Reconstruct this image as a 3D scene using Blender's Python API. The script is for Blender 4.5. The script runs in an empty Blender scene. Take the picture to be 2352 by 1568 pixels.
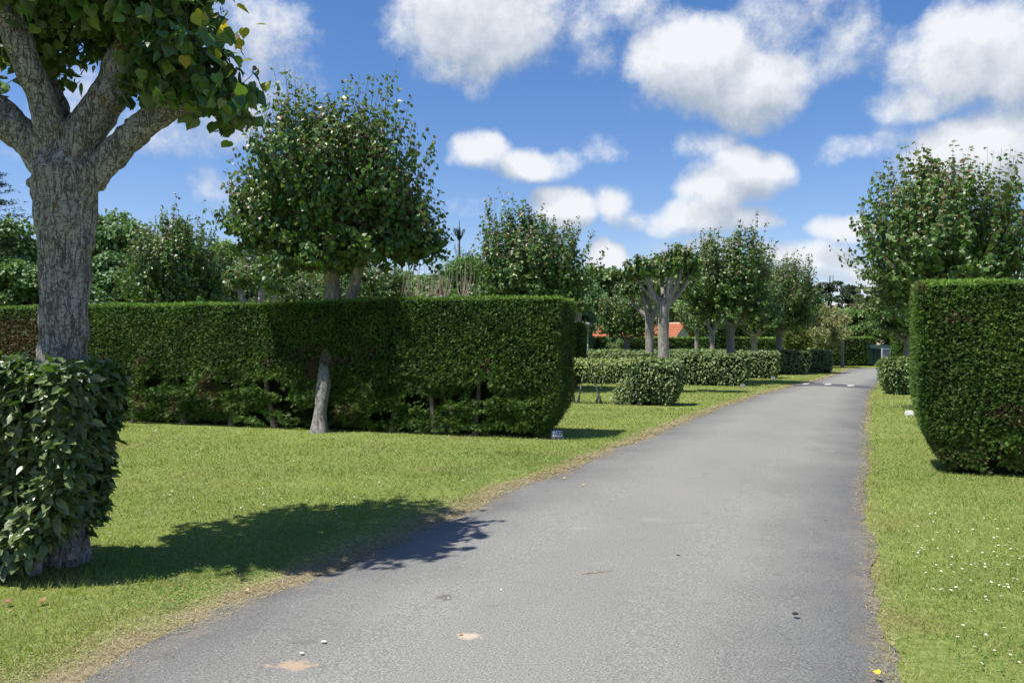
import bpy, math, random
import numpy as np
from mathutils import Vector, Matrix, Euler

# ------------------------------------------------------------------ camera, world, sun
scene = bpy.context.scene
COL = scene.collection
R = math.radians
EYE = 1.6
FPX = 1767.0            # focal length in pixels of the 2352-wide photograph
HOR = 793.0             # horizon line

cam_d = bpy.data.cameras.new("camera")
cam = bpy.data.objects.new("camera", cam_d)
COL.objects.link(cam)
cam_d.sensor_width = 36.0
cam_d.lens = 36.0 * FPX / 2352.0
cam_d.clip_start = 0.05
cam_d.clip_end = 2000
cam.location = (0, 0, EYE)
cam.rotation_euler = (R(90 + 0.29), 0, 0)
scene.camera = cam

SUN_EL = R(65)
SUN_DIR = Vector((-0.91, -0.415, 0)).normalized() * math.cos(SUN_EL)
SUN_DIR.z = math.sin(SUN_EL)
sun_d = bpy.data.lights.new("sun", 'SUN')
sun_d.energy = 5.0
sun_d.angle = R(0.53)
sun_d.color = (1.0, 0.955, 0.88)
sun = bpy.data.objects.new("sun", sun_d)
COL.objects.link(sun)
sun.rotation_euler = SUN_DIR.to_track_quat('Z', 'Y').to_euler()
scene.view_settings.view_transform = 'Standard'
scene.view_settings.look = 'None'
scene.view_settings.gamma = 1
scene.view_settings.exposure = 0.62
scene.cycles.max_bounces = 6
scene.cycles.diffuse_bounces = 3
scene.cycles.glossy_bounces = 2
scene.cycles.transmission_bounces = 4
scene.cycles.transparent_max_bounces = 4

# clouds: x, y, rx, ry (photo pixels on the distant sky), weight
CLOUDS = [(1080, 40, 185, 130, 1.25), (1190, 40, 120, 90, .8), (1350, 70, 80, 90, .55), (1430, 10, 120, 60, .55),
          (1590, 140, 150, 110, 1.3), (1730, 190, 150, 95, 1.2), (1560, 220, 120, 60, .7), (1800, 40, 130, 90, .6),
          (1940, 110, 100, 90, .6), (2180, 150, 150, 110, 1.1), (2330, 150, 130, 130, 1.05), (2110, 240, 110, 50, .85),
          (2260, 360, 210, 110, 1.2), (2380, 300, 160, 90, 1.0), (1990, 340, 110, 38, .6), (1105, 345, 75, 52, 1.0),
          (1215, 380, 115, 46, .95), (1295, 482, 76, 50, 1.25), (1415, 480, 46, 48, .85), (1470, 512, 50, 22, .6),
          (1715, 400, 95, 62, 1.25), (1640, 440, 100, 60, 1.0), (1590, 510, 90, 45, .95), (1700, 500, 90, 35, .8),
          (1600, 345, 110, 42, .55), (1920, 522, 80, 32, .8), (1385, 585, 60, 32, 1.1), (1830, 590, 110, 40, 1.0),
          (1950, 610, 120, 36, .8), (600, 70, 130, 100, .62), (640, 170, 110, 80, .55), (500, 220, 150, 110, .65),
          (370, 320, 170, 60, .62), (200, 270, 120, 90, .5), (490, 440, 80, 50, .55), (1090, 490, 60, 25, .35),
          (60, 330, 120, 60, .3), (1390, 335, 60, 40, .3), (1640, 575, 130, 30, .7)]


def make_world():
    w = bpy.data.worlds.new("World")
    scene.world = w
    w.use_nodes = True
    nt = w.node_tree
    nt.nodes.clear()
    N = nt.nodes.new
    L = nt.links.new

    g = bpy.data.node_groups.new("cloud_density", 'ShaderNodeTree')
    g.interface.new_socket("P", in_out='INPUT', socket_type='NodeSocketVector')
    g.interface.new_socket("D", in_out='OUTPUT', socket_type='NodeSocketFloat')
    gi = g.nodes.new('NodeGroupInput')
    go = g.nodes.new('NodeGroupOutput')
    nz = g.nodes.new('ShaderNodeTexNoise')
    nz.inputs['Scale'].default_value = 5.5
    nz.inputs['Detail'].default_value = 3
    nz.inputs['Roughness'].default_value = .6
    g.links.new(gi.outputs[0], nz.inputs['Vector'])
    # warp the position a little so that the blobs lose their ellipse shape
    ws = g.nodes.new('ShaderNodeVectorMath'); ws.operation = 'SUBTRACT'
    ws.inputs[1].default_value = (.5, .5, .5)
    g.links.new(nz.outputs['Color'], ws.inputs[0])
    wm = g.nodes.new('ShaderNodeVectorMath'); wm.operation = 'MULTIPLY_ADD'
    wm.inputs[1].default_value = (.10, .075, 0)
    g.links.new(ws.outputs[0], wm.inputs[0])
    g.links.new(gi.outputs[0], wm.inputs[2])
    prev = None
    for (cx, cy, rx, ry, wt) in CLOUDS:
        u = (cx - 1176) / FPX
        v = (HOR - cy) / FPX
        az = math.atan(u)
        el = math.atan(v * math.cos(az))
        k = math.cos(az) ** 2
        ax, ay = rx / FPX * k * 1.15, ry / FPX * math.cos(az) * 1.15
        s = g.nodes.new('ShaderNodeVectorMath'); s.operation = 'MULTIPLY_ADD'
        s.inputs[1].default_value = (1 / ax, 1 / ay, 0)
        s.inputs[2].default_value = (-az / ax, -el / ay, 0)
        g.links.new(wm.outputs[0], s.inputs[0])
        d = g.nodes.new('ShaderNodeVectorMath'); d.operation = 'DOT_PRODUCT'
        g.links.new(s.outputs[0], d.inputs[0]); g.links.new(s.outputs[0], d.inputs[1])
        m = g.nodes.new('ShaderNodeMath'); m.operation = 'MULTIPLY_ADD'
        m.inputs[1].default_value = -wt * .8; m.inputs[2].default_value = wt
        g.links.new(d.outputs['Value'], m.inputs[0])
        if prev is None:
            prev = m
        else:
            x = g.nodes.new('ShaderNodeMath'); x.operation = 'SMOOTH_MAX'
            x.inputs[2].default_value = .25
            g.links.new(prev.outputs[0], x.inputs[0]); g.links.new(m.outputs[0], x.inputs[1])
            prev = x
    # unseen broken cloud added for neutral fill light, outside the sky laid out above
    sx = g.nodes.new('ShaderNodeSeparateXYZ'); g.links.new(gi.outputs[0], sx.inputs[0])
    ab = g.nodes.new('ShaderNodeMath'); ab.operation = 'ABSOLUTE'; g.links.new(sx.outputs[0], ab.inputs[0])
    m1 = g.nodes.new('ShaderNodeMapRange'); m1.inputs[1].default_value = .72; m1.inputs[2].default_value = .95; m1.inputs[3].default_value = -1; m1.inputs[4].default_value = .15
    g.links.new(ab.outputs[0], m1.inputs[0])
    m2 = g.nodes.new('ShaderNodeMapRange'); m2.inputs[1].default_value = .5; m2.inputs[2].default_value = .72; m2.inputs[3].default_value = -1; m2.inputs[4].default_value = .0
    g.links.new(sx.outputs[1], m2.inputs[0])
    for mm in (m1, m2):
        x = g.nodes.new('ShaderNodeMath'); x.operation = 'MAXIMUM'
        g.links.new(prev.outputs[0], x.inputs[0]); g.links.new(mm.outputs[0], x.inputs[1])
        prev = x
    nf = g.nodes.new('ShaderNodeTexNoise')
    nf.inputs['Scale'].default_value = 13
    nf.inputs['Detail'].default_value = 9
    nf.inputs['Roughness'].default_value = .66
    g.links.new(gi.outputs[0], nf.inputs['Vector'])
    a = g.nodes.new('ShaderNodeMath'); a.operation = 'MULTIPLY_ADD'
    a.inputs[1].default_value = 1.6
    g.links.new(nf.outputs[0], a.inputs[0])
    c = g.nodes.new('ShaderNodeMath'); c.operation = 'MAXIMUM'; c.inputs[1].default_value = -1.5
    g.links.new(prev.outputs[0], c.inputs[0])
    b = g.nodes.new('ShaderNodeMath'); b.operation = 'SUBTRACT'; b.inputs[1].default_value = .92
    g.links.new(c.outputs[0], b.inputs[0])
    g.links.new(b.outputs[0], a.inputs[2])
    g.links.new(a.outputs[0], go.inputs[0])

    tc = N('ShaderNodeTexCoord')
    sp = N('ShaderNodeSeparateXYZ'); L(tc.outputs['Generated'], sp.inputs[0])
    at = N('ShaderNodeMath'); at.operation = 'ARCTAN2'
    L(sp.outputs[0], at.inputs[0]); L(sp.outputs[1], at.inputs[1])
    asn = N('ShaderNodeMath'); asn.operation = 'ARCSINE'; L(sp.outputs[2], asn.inputs[0])
    cb = N('ShaderNodeCombineXYZ'); L(at.outputs[0], cb.inputs[0]); L(asn.outputs[0], cb.inputs[1])
    g1 = N('ShaderNodeGroup'); g1.node_tree = g; L(cb.outputs[0], g1.inputs[0])
    sh = N('ShaderNodeVectorMath'); sh.operation = 'ADD'; sh.inputs[1].default_value = (-.012, .035, 0)
    L(cb.outputs[0], sh.inputs[0])
    g2 = N('ShaderNodeGroup'); g2.node_tree = g; L(sh.outputs[0], g2.inputs[0])
    al = N('ShaderNodeMapRange'); al.interpolation_type = 'SMOOTHSTEP'
    al.inputs['From Min'].default_value = .02; al.inputs['From Max'].default_value = .72
    L(g1.outputs[0], al.inputs['Value'])
    df = N('ShaderNodeMath'); df.operation = 'SUBTRACT'
    L(g1.outputs[0], df.inputs[0]); L(g2.outputs[0], df.inputs[1])
    # tops (cloud thins out upwards) are bright, undersides grey
    lit = N('ShaderNodeMapRange'); lit.inputs['From Min'].default_value = -.50; lit.inputs['From Max'].default_value = .5
    L(df.outputs[0], lit.inputs['Value'])
    cr = N('ShaderNodeValToRGB')
    cr.color_ramp.elements[0].position = 0; cr.color_ramp.elements[0].color = (.29, .335, .40, 1)
    cr.color_ramp.elements[1].position = 1; cr.color_ramp.elements[1].color = (.58, .60, .63, 1)
    e = cr.color_ramp.elements.new(.5); e.color = (.43, .465, .52, 1)
    L(lit.outputs[0], cr.inputs[0])
    sky = N('ShaderNodeTexSky'); sky.sky_type = 'NISHITA'; sky.sun_disc = False
    sky.sun_elevation = SUN_EL
    sky.sun_rotation = math.atan2(SUN_DIR.x, SUN_DIR.y)
    sky.air_density = 1.0; sky.dust_density = .4; sky.ozone_density = 2.5
    hs = N('ShaderNodeHueSaturation'); hs.inputs['Saturation'].default_value = 1.27; hs.inputs['Value'].default_value = .86
    L(sky.outputs[0], hs.inputs['Color'])
    tn = N('ShaderNodeMix'); tn.data_type = 'RGBA'; tn.blend_type = 'MULTIPLY'; tn.inputs[0].default_value = 1; tn.inputs[7].default_value = (1.10, .95, 1.02, 1)
    L(hs.outputs[0], tn.inputs[6])
    b1 = N('ShaderNodeBackground'); b1.inputs['Strength'].default_value = .112; L(tn.outputs[2], b1.inputs[0])
    b2 = N('ShaderNodeBackground'); b2.inputs['Strength'].default_value = 1.0; L(cr.outputs[0], b2.inputs[0])
    mx = N('ShaderNodeMixShader')
    L(al.outputs[0], mx.inputs[0]); L(b1.outputs[0], mx.inputs[1]); L(b2.outputs[0], mx.inputs[2])
    out = N('ShaderNodeOutputWorld'); L(mx.outputs[0], out.inputs[0])


make_world()


# ------------------------------------------------------------------ helpers
def DX(px, Z):          # lateral position of a photo column at distance Z
    return (px - 1176.0) / FPX * Z


def DH(py, Z):          # height of a photo row at distance Z
    return EYE + (HOR - py) / FPX * Z


def _hash(ix, iy, iz, seed):
    h = (ix * 73856093) ^ (iy * 19349663) ^ (iz * 83492791) ^ (seed * 2654435761 % 4294967296)
    h = h & 0xffffffff
    h = ((h ^ (h >> 15)) * 2246822519) & 0xffffffff
    h = ((h ^ (h >> 13)) * 3266489917) & 0xffffffff
    h = h ^ (h >> 16)
    return (h & 0xffffff) / float(0xffffff)


def vnoise(p, seed=0):
    p = np.asarray(p, dtype=np.float64)
    i = np.floor(p).astype(np.int64)
    f = p - i
    u = f * f * (3 - 2 * f)
    out = 0
    for a in (0, 1):
        for b in (0, 1):
            for c in (0, 1):
                w = (u[:, 0] if a else 1 - u[:, 0]) * (u[:, 1] if b else 1 - u[:, 1]) * (u[:, 2] if c else 1 - u[:, 2])
                out = out + w * _hash(i[:, 0] + a, i[:, 1] + b, i[:, 2] + c, seed)
    return out


def fbm(p, seed=0, octaves=3):
    s = 0; a = .5; t = 0
    for k in range(octaves):
        s = s + a * vnoise(p * 2 ** k, seed + 17 * k); t += a; a *= .5
    return s / t


def unit(v):
    return v / (np.linalg.norm(v, axis=-1, keepdims=True) + 1e-9)


class Soup:
    """collects triangles / quads with per-vertex attributes"""
    def __init__(self):
        self.v = []; self.f3 = []; self.f4 = []; self.m3 = []; self.m4 = []; self.n = 0
        self.a = {'rnd': [], 'tint': []}

    def add(self, v, f, mat=0, rnd=None, tint=None):
        v = np.asarray(v, dtype=np.float32).reshape(-1, 3)
        f = np.asarray(f, dtype=np.int32)
        if len(f) == 0: return
        if f.shape[1] == 3:
            self.f3.append(f + self.n); self.m3.append(np.full(len(f), mat, np.int32))
        else:
            self.f4.append(f + self.n); self.m4.append(np.full(len(f), mat, np.int32))
        self.v.append(v)
        for k, val in (('rnd', rnd), ('tint', tint)):
            if val is None: val = 0.5 if k == 'rnd' else 0.0
            self.a[k].append(np.broadcast_to(np.asarray(val, dtype=np.float32), (len(v),)).copy())
        self.n += len(v)

    def leaves(self, tv, tf, pos, w, d, n, size, mat=0, rnd=None, tint=None):
        """stamp template (tv, tf) at pos with axes w, d, n"""
        K = len(tv); M = len(pos)
        size = np.broadcast_to(np.asarray(size, dtype=np.float64), (M,))
        V = (tv[None, :, 0, None] * w[:, None, :] + tv[None, :, 1, None] * d[:, None, :] + tv[None, :, 2, None] * n[:, None, :])
        V = V * size[:, None, None] + pos[:, None, :]
        F = (np.asarray(tf)[None, :, :] + (np.arange(M) * K)[:, None, None]).reshape(-1, np.asarray(tf).shape[1])
        rr = None if rnd is None else np.repeat(rnd, K)
        tt = None if tint is None else np.repeat(np.broadcast_to(tint, (M,)), K)
        self.add(V.reshape(-1, 3), F, mat, rr, tt)

    def mesh(self, name, mats, smooth=False):
        me = bpy.data.meshes.new(name)
        V = np.concatenate(self.v)
        me.vertices.add(len(V)); me.vertices.foreach_set('co', V.ravel())
        F3 = np.concatenate(self.f3) if self.f3 else np.zeros((0, 3), np.int32)
        F4 = np.concatenate(self.f4) if self.f4 else np.zeros((0, 4), np.int32)
        loops = np.concatenate([F3.ravel(), F4.ravel()]).astype(np.int32)
        me.loops.add(len(loops)); me.loops.foreach_set('vertex_index', loops)
        st = np.concatenate([np.arange(len(F3)) * 3, len(F3) * 3 + np.arange(len(F4)) * 4]).astype(np.int32)
        me.polygons.add(len(st)); me.polygons.foreach_set('loop_start', st)
        mi = np.concatenate((self.m3 or [np.zeros(0, np.int32)]) + (self.m4 or [np.zeros(0, np.int32)])).astype(np.int32)
        me.update(calc_edges=True)
        me.polygons.foreach_set('material_index', mi)
        if smooth: me.polygons.foreach_set('use_smooth', np.ones(len(st), dtype=bool))
        else: me.polygons.foreach_set('use_smooth', np.zeros(len(st), dtype=bool))
        for k, arrs in self.a.items():
            at = me.attributes.new(k, 'FLOAT', 'POINT')
            at.data.foreach_set('value', np.concatenate(arrs).astype(np.float32))
        for m in mats: me.materials.append(m)
        return me


def link(name, data, parent=None, loc=(0, 0, 0), rz=0, scale=1.0):
    o = bpy.data.objects.new(name, data)
    COL.objects.link(o)
    o.location = loc
    o.rotation_euler = (0, 0, rz)
    o.scale = (scale,) * 3 if not hasattr(scale, '__len__') else scale
    if parent is not None: o.parent = parent
    return o


def tag(o, label=None, cat=None, group=None, kind=None):
    if label: o['label'] = label
    if cat: o['category'] = cat
    if group: o['group'] = group
    if kind: o['kind'] = kind
    return o


def thing(name, label, cat, loc=(0, 0, 0), rz=0, group=None, scale=1.0):
    return tag(link(name, None, None, loc, rz, scale), label, cat, group)


def perp_axes(n, d):
    """make d perpendicular to n, return (w, d, n)"""
    n = unit(n)
    d = unit(d - n * np.sum(n * d, axis=1, keepdims=True))
    return np.cross(d, n), d, n


# leaf templates: x width, y along, z normal
HEART = np.array([[0, 0, 0], [.42, .10, .05], [.46, .45, .07], [0, 1.0, -.07], [-.46, .45, .07], [-.42, .10, .05]])
HEART_F = [[0, 1, 2, 3], [0, 3, 4, 5]]
HEART2 = np.array([[0, .06, -.02], [0, .55, -.05], [0, 1.04, -.12], [.20, -.03, .02], [.43, .10, .05], [.49, .33, .06], [.38, .56, .04], [.17, .80, -.03],
                   [-.20, -.03, .02], [-.43, .10, .05], [-.49, .33, .06], [-.38, .56, .04], [-.17, .80, -.03]])
HEART2_F = [[0, 3, 4, 5], [0, 5, 6, 1], [1, 6, 7, 2], [0, 10, 9, 8], [0, 1, 11, 10], [1, 2, 12, 11]]
OVAL = np.array([[0, 0, 0], [.20, .25, .05], [.22, .62, .05], [0, 1.0, -.05], [-.22, .62, .05], [-.20, .25, .05]])
OVAL_F = HEART_F
BLOB = np.array([[0, 0, 0], [.45, .45, .08], [0, 1.0, 0], [-.45, .45, .08]])
BLOB_F = [[0, 1, 2, 3]]
# conifer spray: a spine with side fingers
SPR = np.array([[-.07, 0, 0], [.07, 0, 0], [0, 1, -.06],
                [.0, .22, 0], [.05, .12, 0], [.42, .62, .04],
                [.0, .22, 0], [-.05, .12, 0], [-.42, .62, .04],
                [.0, .5, 0], [.05, .4, 0], [.25, .92, .03],
                [.0, .5, 0], [-.05, .4, 0], [-.25, .92, .03]])
SPR_F = [[0, 1, 2], [3, 4, 5], [6, 8, 7], [9, 10, 11], [12, 14, 13]]


# ------------------------------------------------------------------ materials
def nmat(name):
    m = bpy.data.materials.new(name)
    m.use_nodes = True
    nt = m.node_tree
    nt.nodes.clear()
    out = nt.nodes.new('ShaderNodeOutputMaterial')
    b = nt.nodes.new('ShaderNodeBsdfPrincipled')
    nt.links.new(b.outputs[0], out.inputs[0])
    return m, nt, b, out


def ramp(nt, els, src=None):
    r = nt.nodes.new('ShaderNodeValToRGB')
    r.color_ramp.elements[0].position = els[0][0]; r.color_ramp.elements[0].color = (*els[0][1], 1)
    r.color_ramp.elements[1].position = els[-1][0]; r.color_ramp.elements[1].color = (*els[-1][1], 1)
    for p, c in els[1:-1]:
        e = r.color_ramp.elements.new(p); e.color = (*c, 1)
    if src is not None: nt.links.new(src, r.inputs[0])
    return r.outputs[0]


def noise(nt, vec, scale, detail=3, rough=.55, dist=0):
    n = nt.nodes.new('ShaderNodeTexNoise')
    n.inputs['Scale'].default_value = scale; n.inputs['Detail'].default_value = detail
    n.inputs['Roughness'].default_value = rough; n.inputs['Distortion'].default_value = dist
    if vec is not None: nt.links.new(vec, n.inputs['Vector'])
    return n.outputs[0]


def mix(nt, f, a, b, mode='MIX'):
    m = nt.nodes.new('ShaderNodeMix'); m.data_type = 'RGBA'; m.blend_type = mode
    for s, v in ((m.inputs[0], f), (m.inputs[6], a), (m.inputs[7], b)):
        if hasattr(v, 'links'): nt.links.new(v, s)
        elif isinstance(v, (int, float)): s.default_value = v
        else: s.default_value = (*v, 1)
    return m.outputs[2]


def fmath(nt, op, a, b=0.0, c=None):
    m = nt.nodes.new('ShaderNodeMath'); m.operation = op
    for s, v in zip(m.inputs, (a, b) if c is None else (a, b, c)):
        if hasattr(v, 'links'): nt.links.new(v, s)
        else: s.default_value = v
    return m.outputs[0]


def maprange(nt, v, a, b, c=0., d=1., smooth=False):
    m = nt.nodes.new('ShaderNodeMapRange')
    if smooth: m.interpolation_type = 'SMOOTHSTEP'
    nt.links.new(v, m.inputs[0])
    for i, x in zip((1, 2, 3, 4), (a, b, c, d)): m.inputs[i].default_value = x
    return m.outputs[0]


def attr(nt, name):
    a = nt.nodes.new('ShaderNodeAttribute'); a.attribute_name = name
    return a.outputs['Fac']


def texco(nt, which='Object', scale=None):
    t = nt.nodes.new('ShaderNodeTexCoord').outputs[which]
    if scale is None: return t
    mp = nt.nodes.new('ShaderNodeMapping'); mp.inputs['Scale'].default_value = scale
    nt.links.new(t, mp.inputs[0])
    return mp.outputs[0]


def bump(nt, b, height, strength, dist):
    n = nt.nodes.new('ShaderNodeBump'); n.inputs['Strength'].default_value = strength
    n.inputs['Distance'].default_value = dist
    nt.links.new(height, n.inputs['Height']); nt.links.new(n.outputs[0], b.inputs['Normal'])


def leaf_mat(name, cols, tintcol=None, back=None, rough=.42, spec=.5, trans=.25, patch=.35, objvar=0.0):
    m, nt, b, out = nmat(name)
    k = len(cols)
    c = ramp(nt, [(i / (k - 1), cols[i]) for i in range(k)], attr(nt, 'rnd'))
    nz = noise(nt, texco(nt), 1.3, 2)
    c = mix(nt, patch, c, mix(nt, 1.0, c, ramp(nt, [(.3, (.55, .6, .5)), (.7, (1.45, 1.35, 1.2))], nz), 'MULTIPLY'))
    if objvar:
        oi = nt.nodes.new('ShaderNodeObjectInfo')
        c = mix(nt, objvar, c, mix(nt, 1.0, c, ramp(nt, [(0, (.7, .8, .9)), (1, (1.4, 1.25, .8))], oi.outputs['Random']), 'MULTIPLY'))
    if tintcol is not None: c = mix(nt, attr(nt, 'tint'), c, tintcol)
    if back is not None:
        ge = nt.nodes.new('ShaderNodeNewGeometry')
        c = mix(nt, ge.outputs['Backfacing'], c, mix(nt, .6, c, back))
    nt.links.new(c, b.inputs['Base Color'])
    b.inputs['Roughness'].default_value = rough
    b.inputs['Specular IOR Level'].default_value = spec
    tr = nt.nodes.new('ShaderNodeBsdfTranslucent')
    tc = mix(nt, 1.0, c, (1.5, 1.7, .6), 'MULTIPLY')
    nt.links.new(tc, tr.inputs[0])
    ms = nt.nodes.new('ShaderNodeMixShader'); ms.inputs[0].default_value = trans
    nt.links.new(b.outputs[0], ms.inputs[1]); nt.links.new(tr.outputs[0], ms.inputs[2])
    nt.links.new(ms.outputs[0], out.inputs[0])
    return m


def bark_mat(name, c1, c2, crack, lichen=None, scale=1.0, bstr=.8):
    m, nt, b, out = nmat(name)
    v = texco(nt, 'Object', (12 * scale, 12 * scale, 2.6 * scale))
    n1 = noise(nt, v, 2.0, 8, .65, .4)
    n2 = noise(nt, texco(nt, 'Object', (14 * scale, 14 * scale, 20 * scale)), 2.2, 6, .7)
    fz = noise(nt, texco(nt, 'Object', (13 * scale, 13 * scale, 2.6 * scale)), 1.0, 4, .6, .8)
    ck = maprange(nt, fmath(nt, 'ABSOLUTE', fmath(nt, 'SUBTRACT', fz, .5)), .0, .028, 1, 0)
    fh = noise(nt, texco(nt, 'Object', (7 * scale, 7 * scale, 11 * scale)), 1.3, 3, .6, .5)
    ck2 = maprange(nt, fmath(nt, 'ABSOLUTE', fmath(nt, 'SUBTRACT', fh, .5)), .0, .02, .7, 0)
    ck = fmath(nt, 'MAXIMUM', ck, ck2)
    col = ramp(nt, [(.36, c1), (.64, c2)], n1)
    col = mix(nt, maprange(nt, n2, .35, .75, 0, .5), col, (c1[0] * .6, c1[1] * .6, c1[2] * .6))
    col = mix(nt, fmath(nt, 'MULTIPLY', ck, .55), col, crack)
    if lichen:
        l = maprange(nt, noise(nt, texco(nt), 3.2 * scale, 6, .7), .60, .68, 0, .8)
        z = nt.nodes.new('ShaderNodeSeparateXYZ'); nt.links.new(texco(nt), z.inputs[0])
        col = mix(nt, l, col, lichen)
    nt.links.new(col, b.inputs['Base Color'])
    b.inputs['Roughness'].default_value = .9
    b.inputs['Specular IOR Level'].default_value = .2
    h = fmath(nt, 'SUBTRACT', fmath(nt, 'ADD', fmath(nt, 'MULTIPLY', n1, .7), fmath(nt, 'MULTIPLY', n2, .5)), ck)
    bump(nt, b, h, bstr, .02)
    return m


def plain(name, col, rough=.6, spec=.4, metal=0, nscale=0, namt=.2):
    m, nt, b, out = nmat(name)
    if nscale:
        n = noise(nt, texco(nt), nscale, 5, .6)
        c = ramp(nt, [(.25, tuple(x * (1 - namt) for x in col)), (.75, tuple(min(1, x * (1 + namt)) for x in col))], n)
        nt.links.new(c, b.inputs['Base Color'])
        bump(nt, b, n, .2, .01)
    else:
        b.inputs['Base Color'].default_value = (*col, 1)
    b.inputs['Roughness'].default_value = rough
    b.inputs['Specular IOR Level'].default_value = spec
    b.inputs['Metallic'].default_value = metal
    return m


M = {}
M['poplar'] = leaf_mat('poplar leaves', [(.032, .078, .015), (.058, .128, .023), (.098, .185, .033), (.20, .29, .055)],
                       tintcol=(.16, .09, .045), back=(.17, .23, .11), rough=.43, spec=.55, trans=.24)
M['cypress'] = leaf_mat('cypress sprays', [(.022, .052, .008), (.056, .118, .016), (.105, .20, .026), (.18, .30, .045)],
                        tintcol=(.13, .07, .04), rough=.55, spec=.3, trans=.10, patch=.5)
M['elaeagnus'] = leaf_mat('shrub leaves', [(.06, .115, .03), (.115, .185, .05), (.185, .27, .085), (.28, .37, .14)],
                          tintcol=(.46, .43, .05), back=(.22, .27, .12), rough=.46, spec=.4, trans=.2)
M['elaeagnus_near'] = leaf_mat('glossy shrub leaves', [(.035, .075, .015), (.055, .11, .022), (.095, .165, .034), (.16, .25, .06)],
                                back=(.15, .19, .08), rough=.36, spec=.6, trans=.2)
M['ash'] = leaf_mat('ash leaves', [(.065, .13, .045), (.105, .19, .065), (.155, .255, .095), (.21, .32, .13)],
                    back=(.12, .18, .09), rough=.5, spec=.4, trans=.25, patch=.6, objvar=.7)
M['bright'] = leaf_mat('bright round tree leaves', [(.04, .11, .016), (.07, .16, .024), (.10, .21, .035), (.12, .24, .04)],
                       rough=.5, spec=.4, trans=.25)
M['pine'] = leaf_mat('pine needles', [(.012, .03, .012), (.02, .045, .018), (.035, .065, .022), (.05, .085, .03)],
                     rough=.6, spec=.3, trans=.1)
M['tamarisk'] = leaf_mat('tamarisk sprays', [(.19, .21, .09), (.27, .28, .13), (.34, .33, .18), (.17, .23, .09)],
                         rough=.7, spec=.2, trans=.18, objvar=.0)
M['wisp'] = leaf_mat('wispy sprays', [(.06, .10, .02), (.10, .14, .03), (.13, .17, .04), (.16, .15, .06)],
                     rough=.7, spec=.2, trans=.3)
M['willow'] = leaf_mat('pale leaves', [(.07, .11, .045), (.10, .15, .06), (.14, .19, .085), (.18, .23, .12)],
                       back=(.25, .3, .2), rough=.5, spec=.4, trans=.3)
M['bark'] = bark_mat('grey bark', (.20, .19, .165), (.42, .40, .35), (.025, .02, .016), lichen=(.20, .135, .04))
M['bark_near'] = bark_mat('furrowed grey bark', (.24, .225, .195), (.46, .44, .385), (.02, .017, .014), lichen=(.20, .13, .035), scale=1.5, bstr=1.0)
M['bark2'] = bark_mat('pale bark', (.26, .24, .21), (.48, .45, .40), (.07, .06, .05), lichen=(.30, .22, .11))
M['bark3'] = bark_mat('dark bark', (.07, .055, .04), (.13, .11, .085), (.02, .018, .015))
M['bark_stem'] = bark_mat('hedge stem bark', (.14, .11, .085), (.26, .21, .16), (.03, .02, .015))
M['twig'] = plain('shoot stems', (.11, .085, .05), .8, .2)
M['bare'] = plain('bare shoots', (.34, .28, .21), .8, .2, nscale=6)
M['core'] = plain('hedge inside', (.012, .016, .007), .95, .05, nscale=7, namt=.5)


# ------------------------------------------------------------------ road geometry
LE = np.array([(-6, -6.5), (0, -2.95), (2, -2.45), (3.65, -2.0), (4.8, -1.62), (5.99, -.97), (7.2, -.48), (8.65, .05), (9.55, .62), (10.6, 1.05), (12.45, 1.93),
               (16.4, 3.76), (20.5, 5.75), (25.2, 8.2), (31, 11.5), (37.7, 15.4), (44, 18.8), (51, 22.3), (54.5, 25), (57, 30), (58.5, 40), (60, 75)])
RE = np.array([(-6, -2.2), (0, .25), (2, 1.05), (3.65, 1.74), (5.58, 2.6), (7.9, 3.55), (10.5, 4.8), (13.7, 6.25), (19.2, 8.85), (24, 11.1), (29.1, 13.6), (37, 17.9),
               (44, 21.9), (48, 25.5), (51, 30), (52.5, 40), (54, 75)])


def road_sd(x, y):
    """distance outside the road: positive on grass; returns (d, side) side=-1 left +1 right"""
    fl = np.interp(y, LE[:, 0], LE[:, 1]); fr = np.interp(y, RE[:, 0], RE[:, 1])
    sl = np.interp(y + .5, LE[:, 0], LE[:, 1]) - np.interp(y - .5, LE[:, 0], LE[:, 1])
    sr = np.interp(y + .5, RE[:, 0], RE[:, 1]) - np.interp(y - .5, RE[:, 0], RE[:, 1])
    dl = (fl - x) / np.sqrt(1 + sl * sl); dr = (x - fr) / np.sqrt(1 + sr * sr)
    return np.maximum(dl, dr), np.where(dl > dr, -1, 1)


def edge_noise(x, y):
    p = np.stack([x * 1.1, y * 1.1, x * 0], 1)
    q = np.stack([x * 6, y * 6, x * 0], 1)
    return (vnoise(p, 5) - .5) * .28 + (vnoise(q, 9) - .5) * .10


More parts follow.
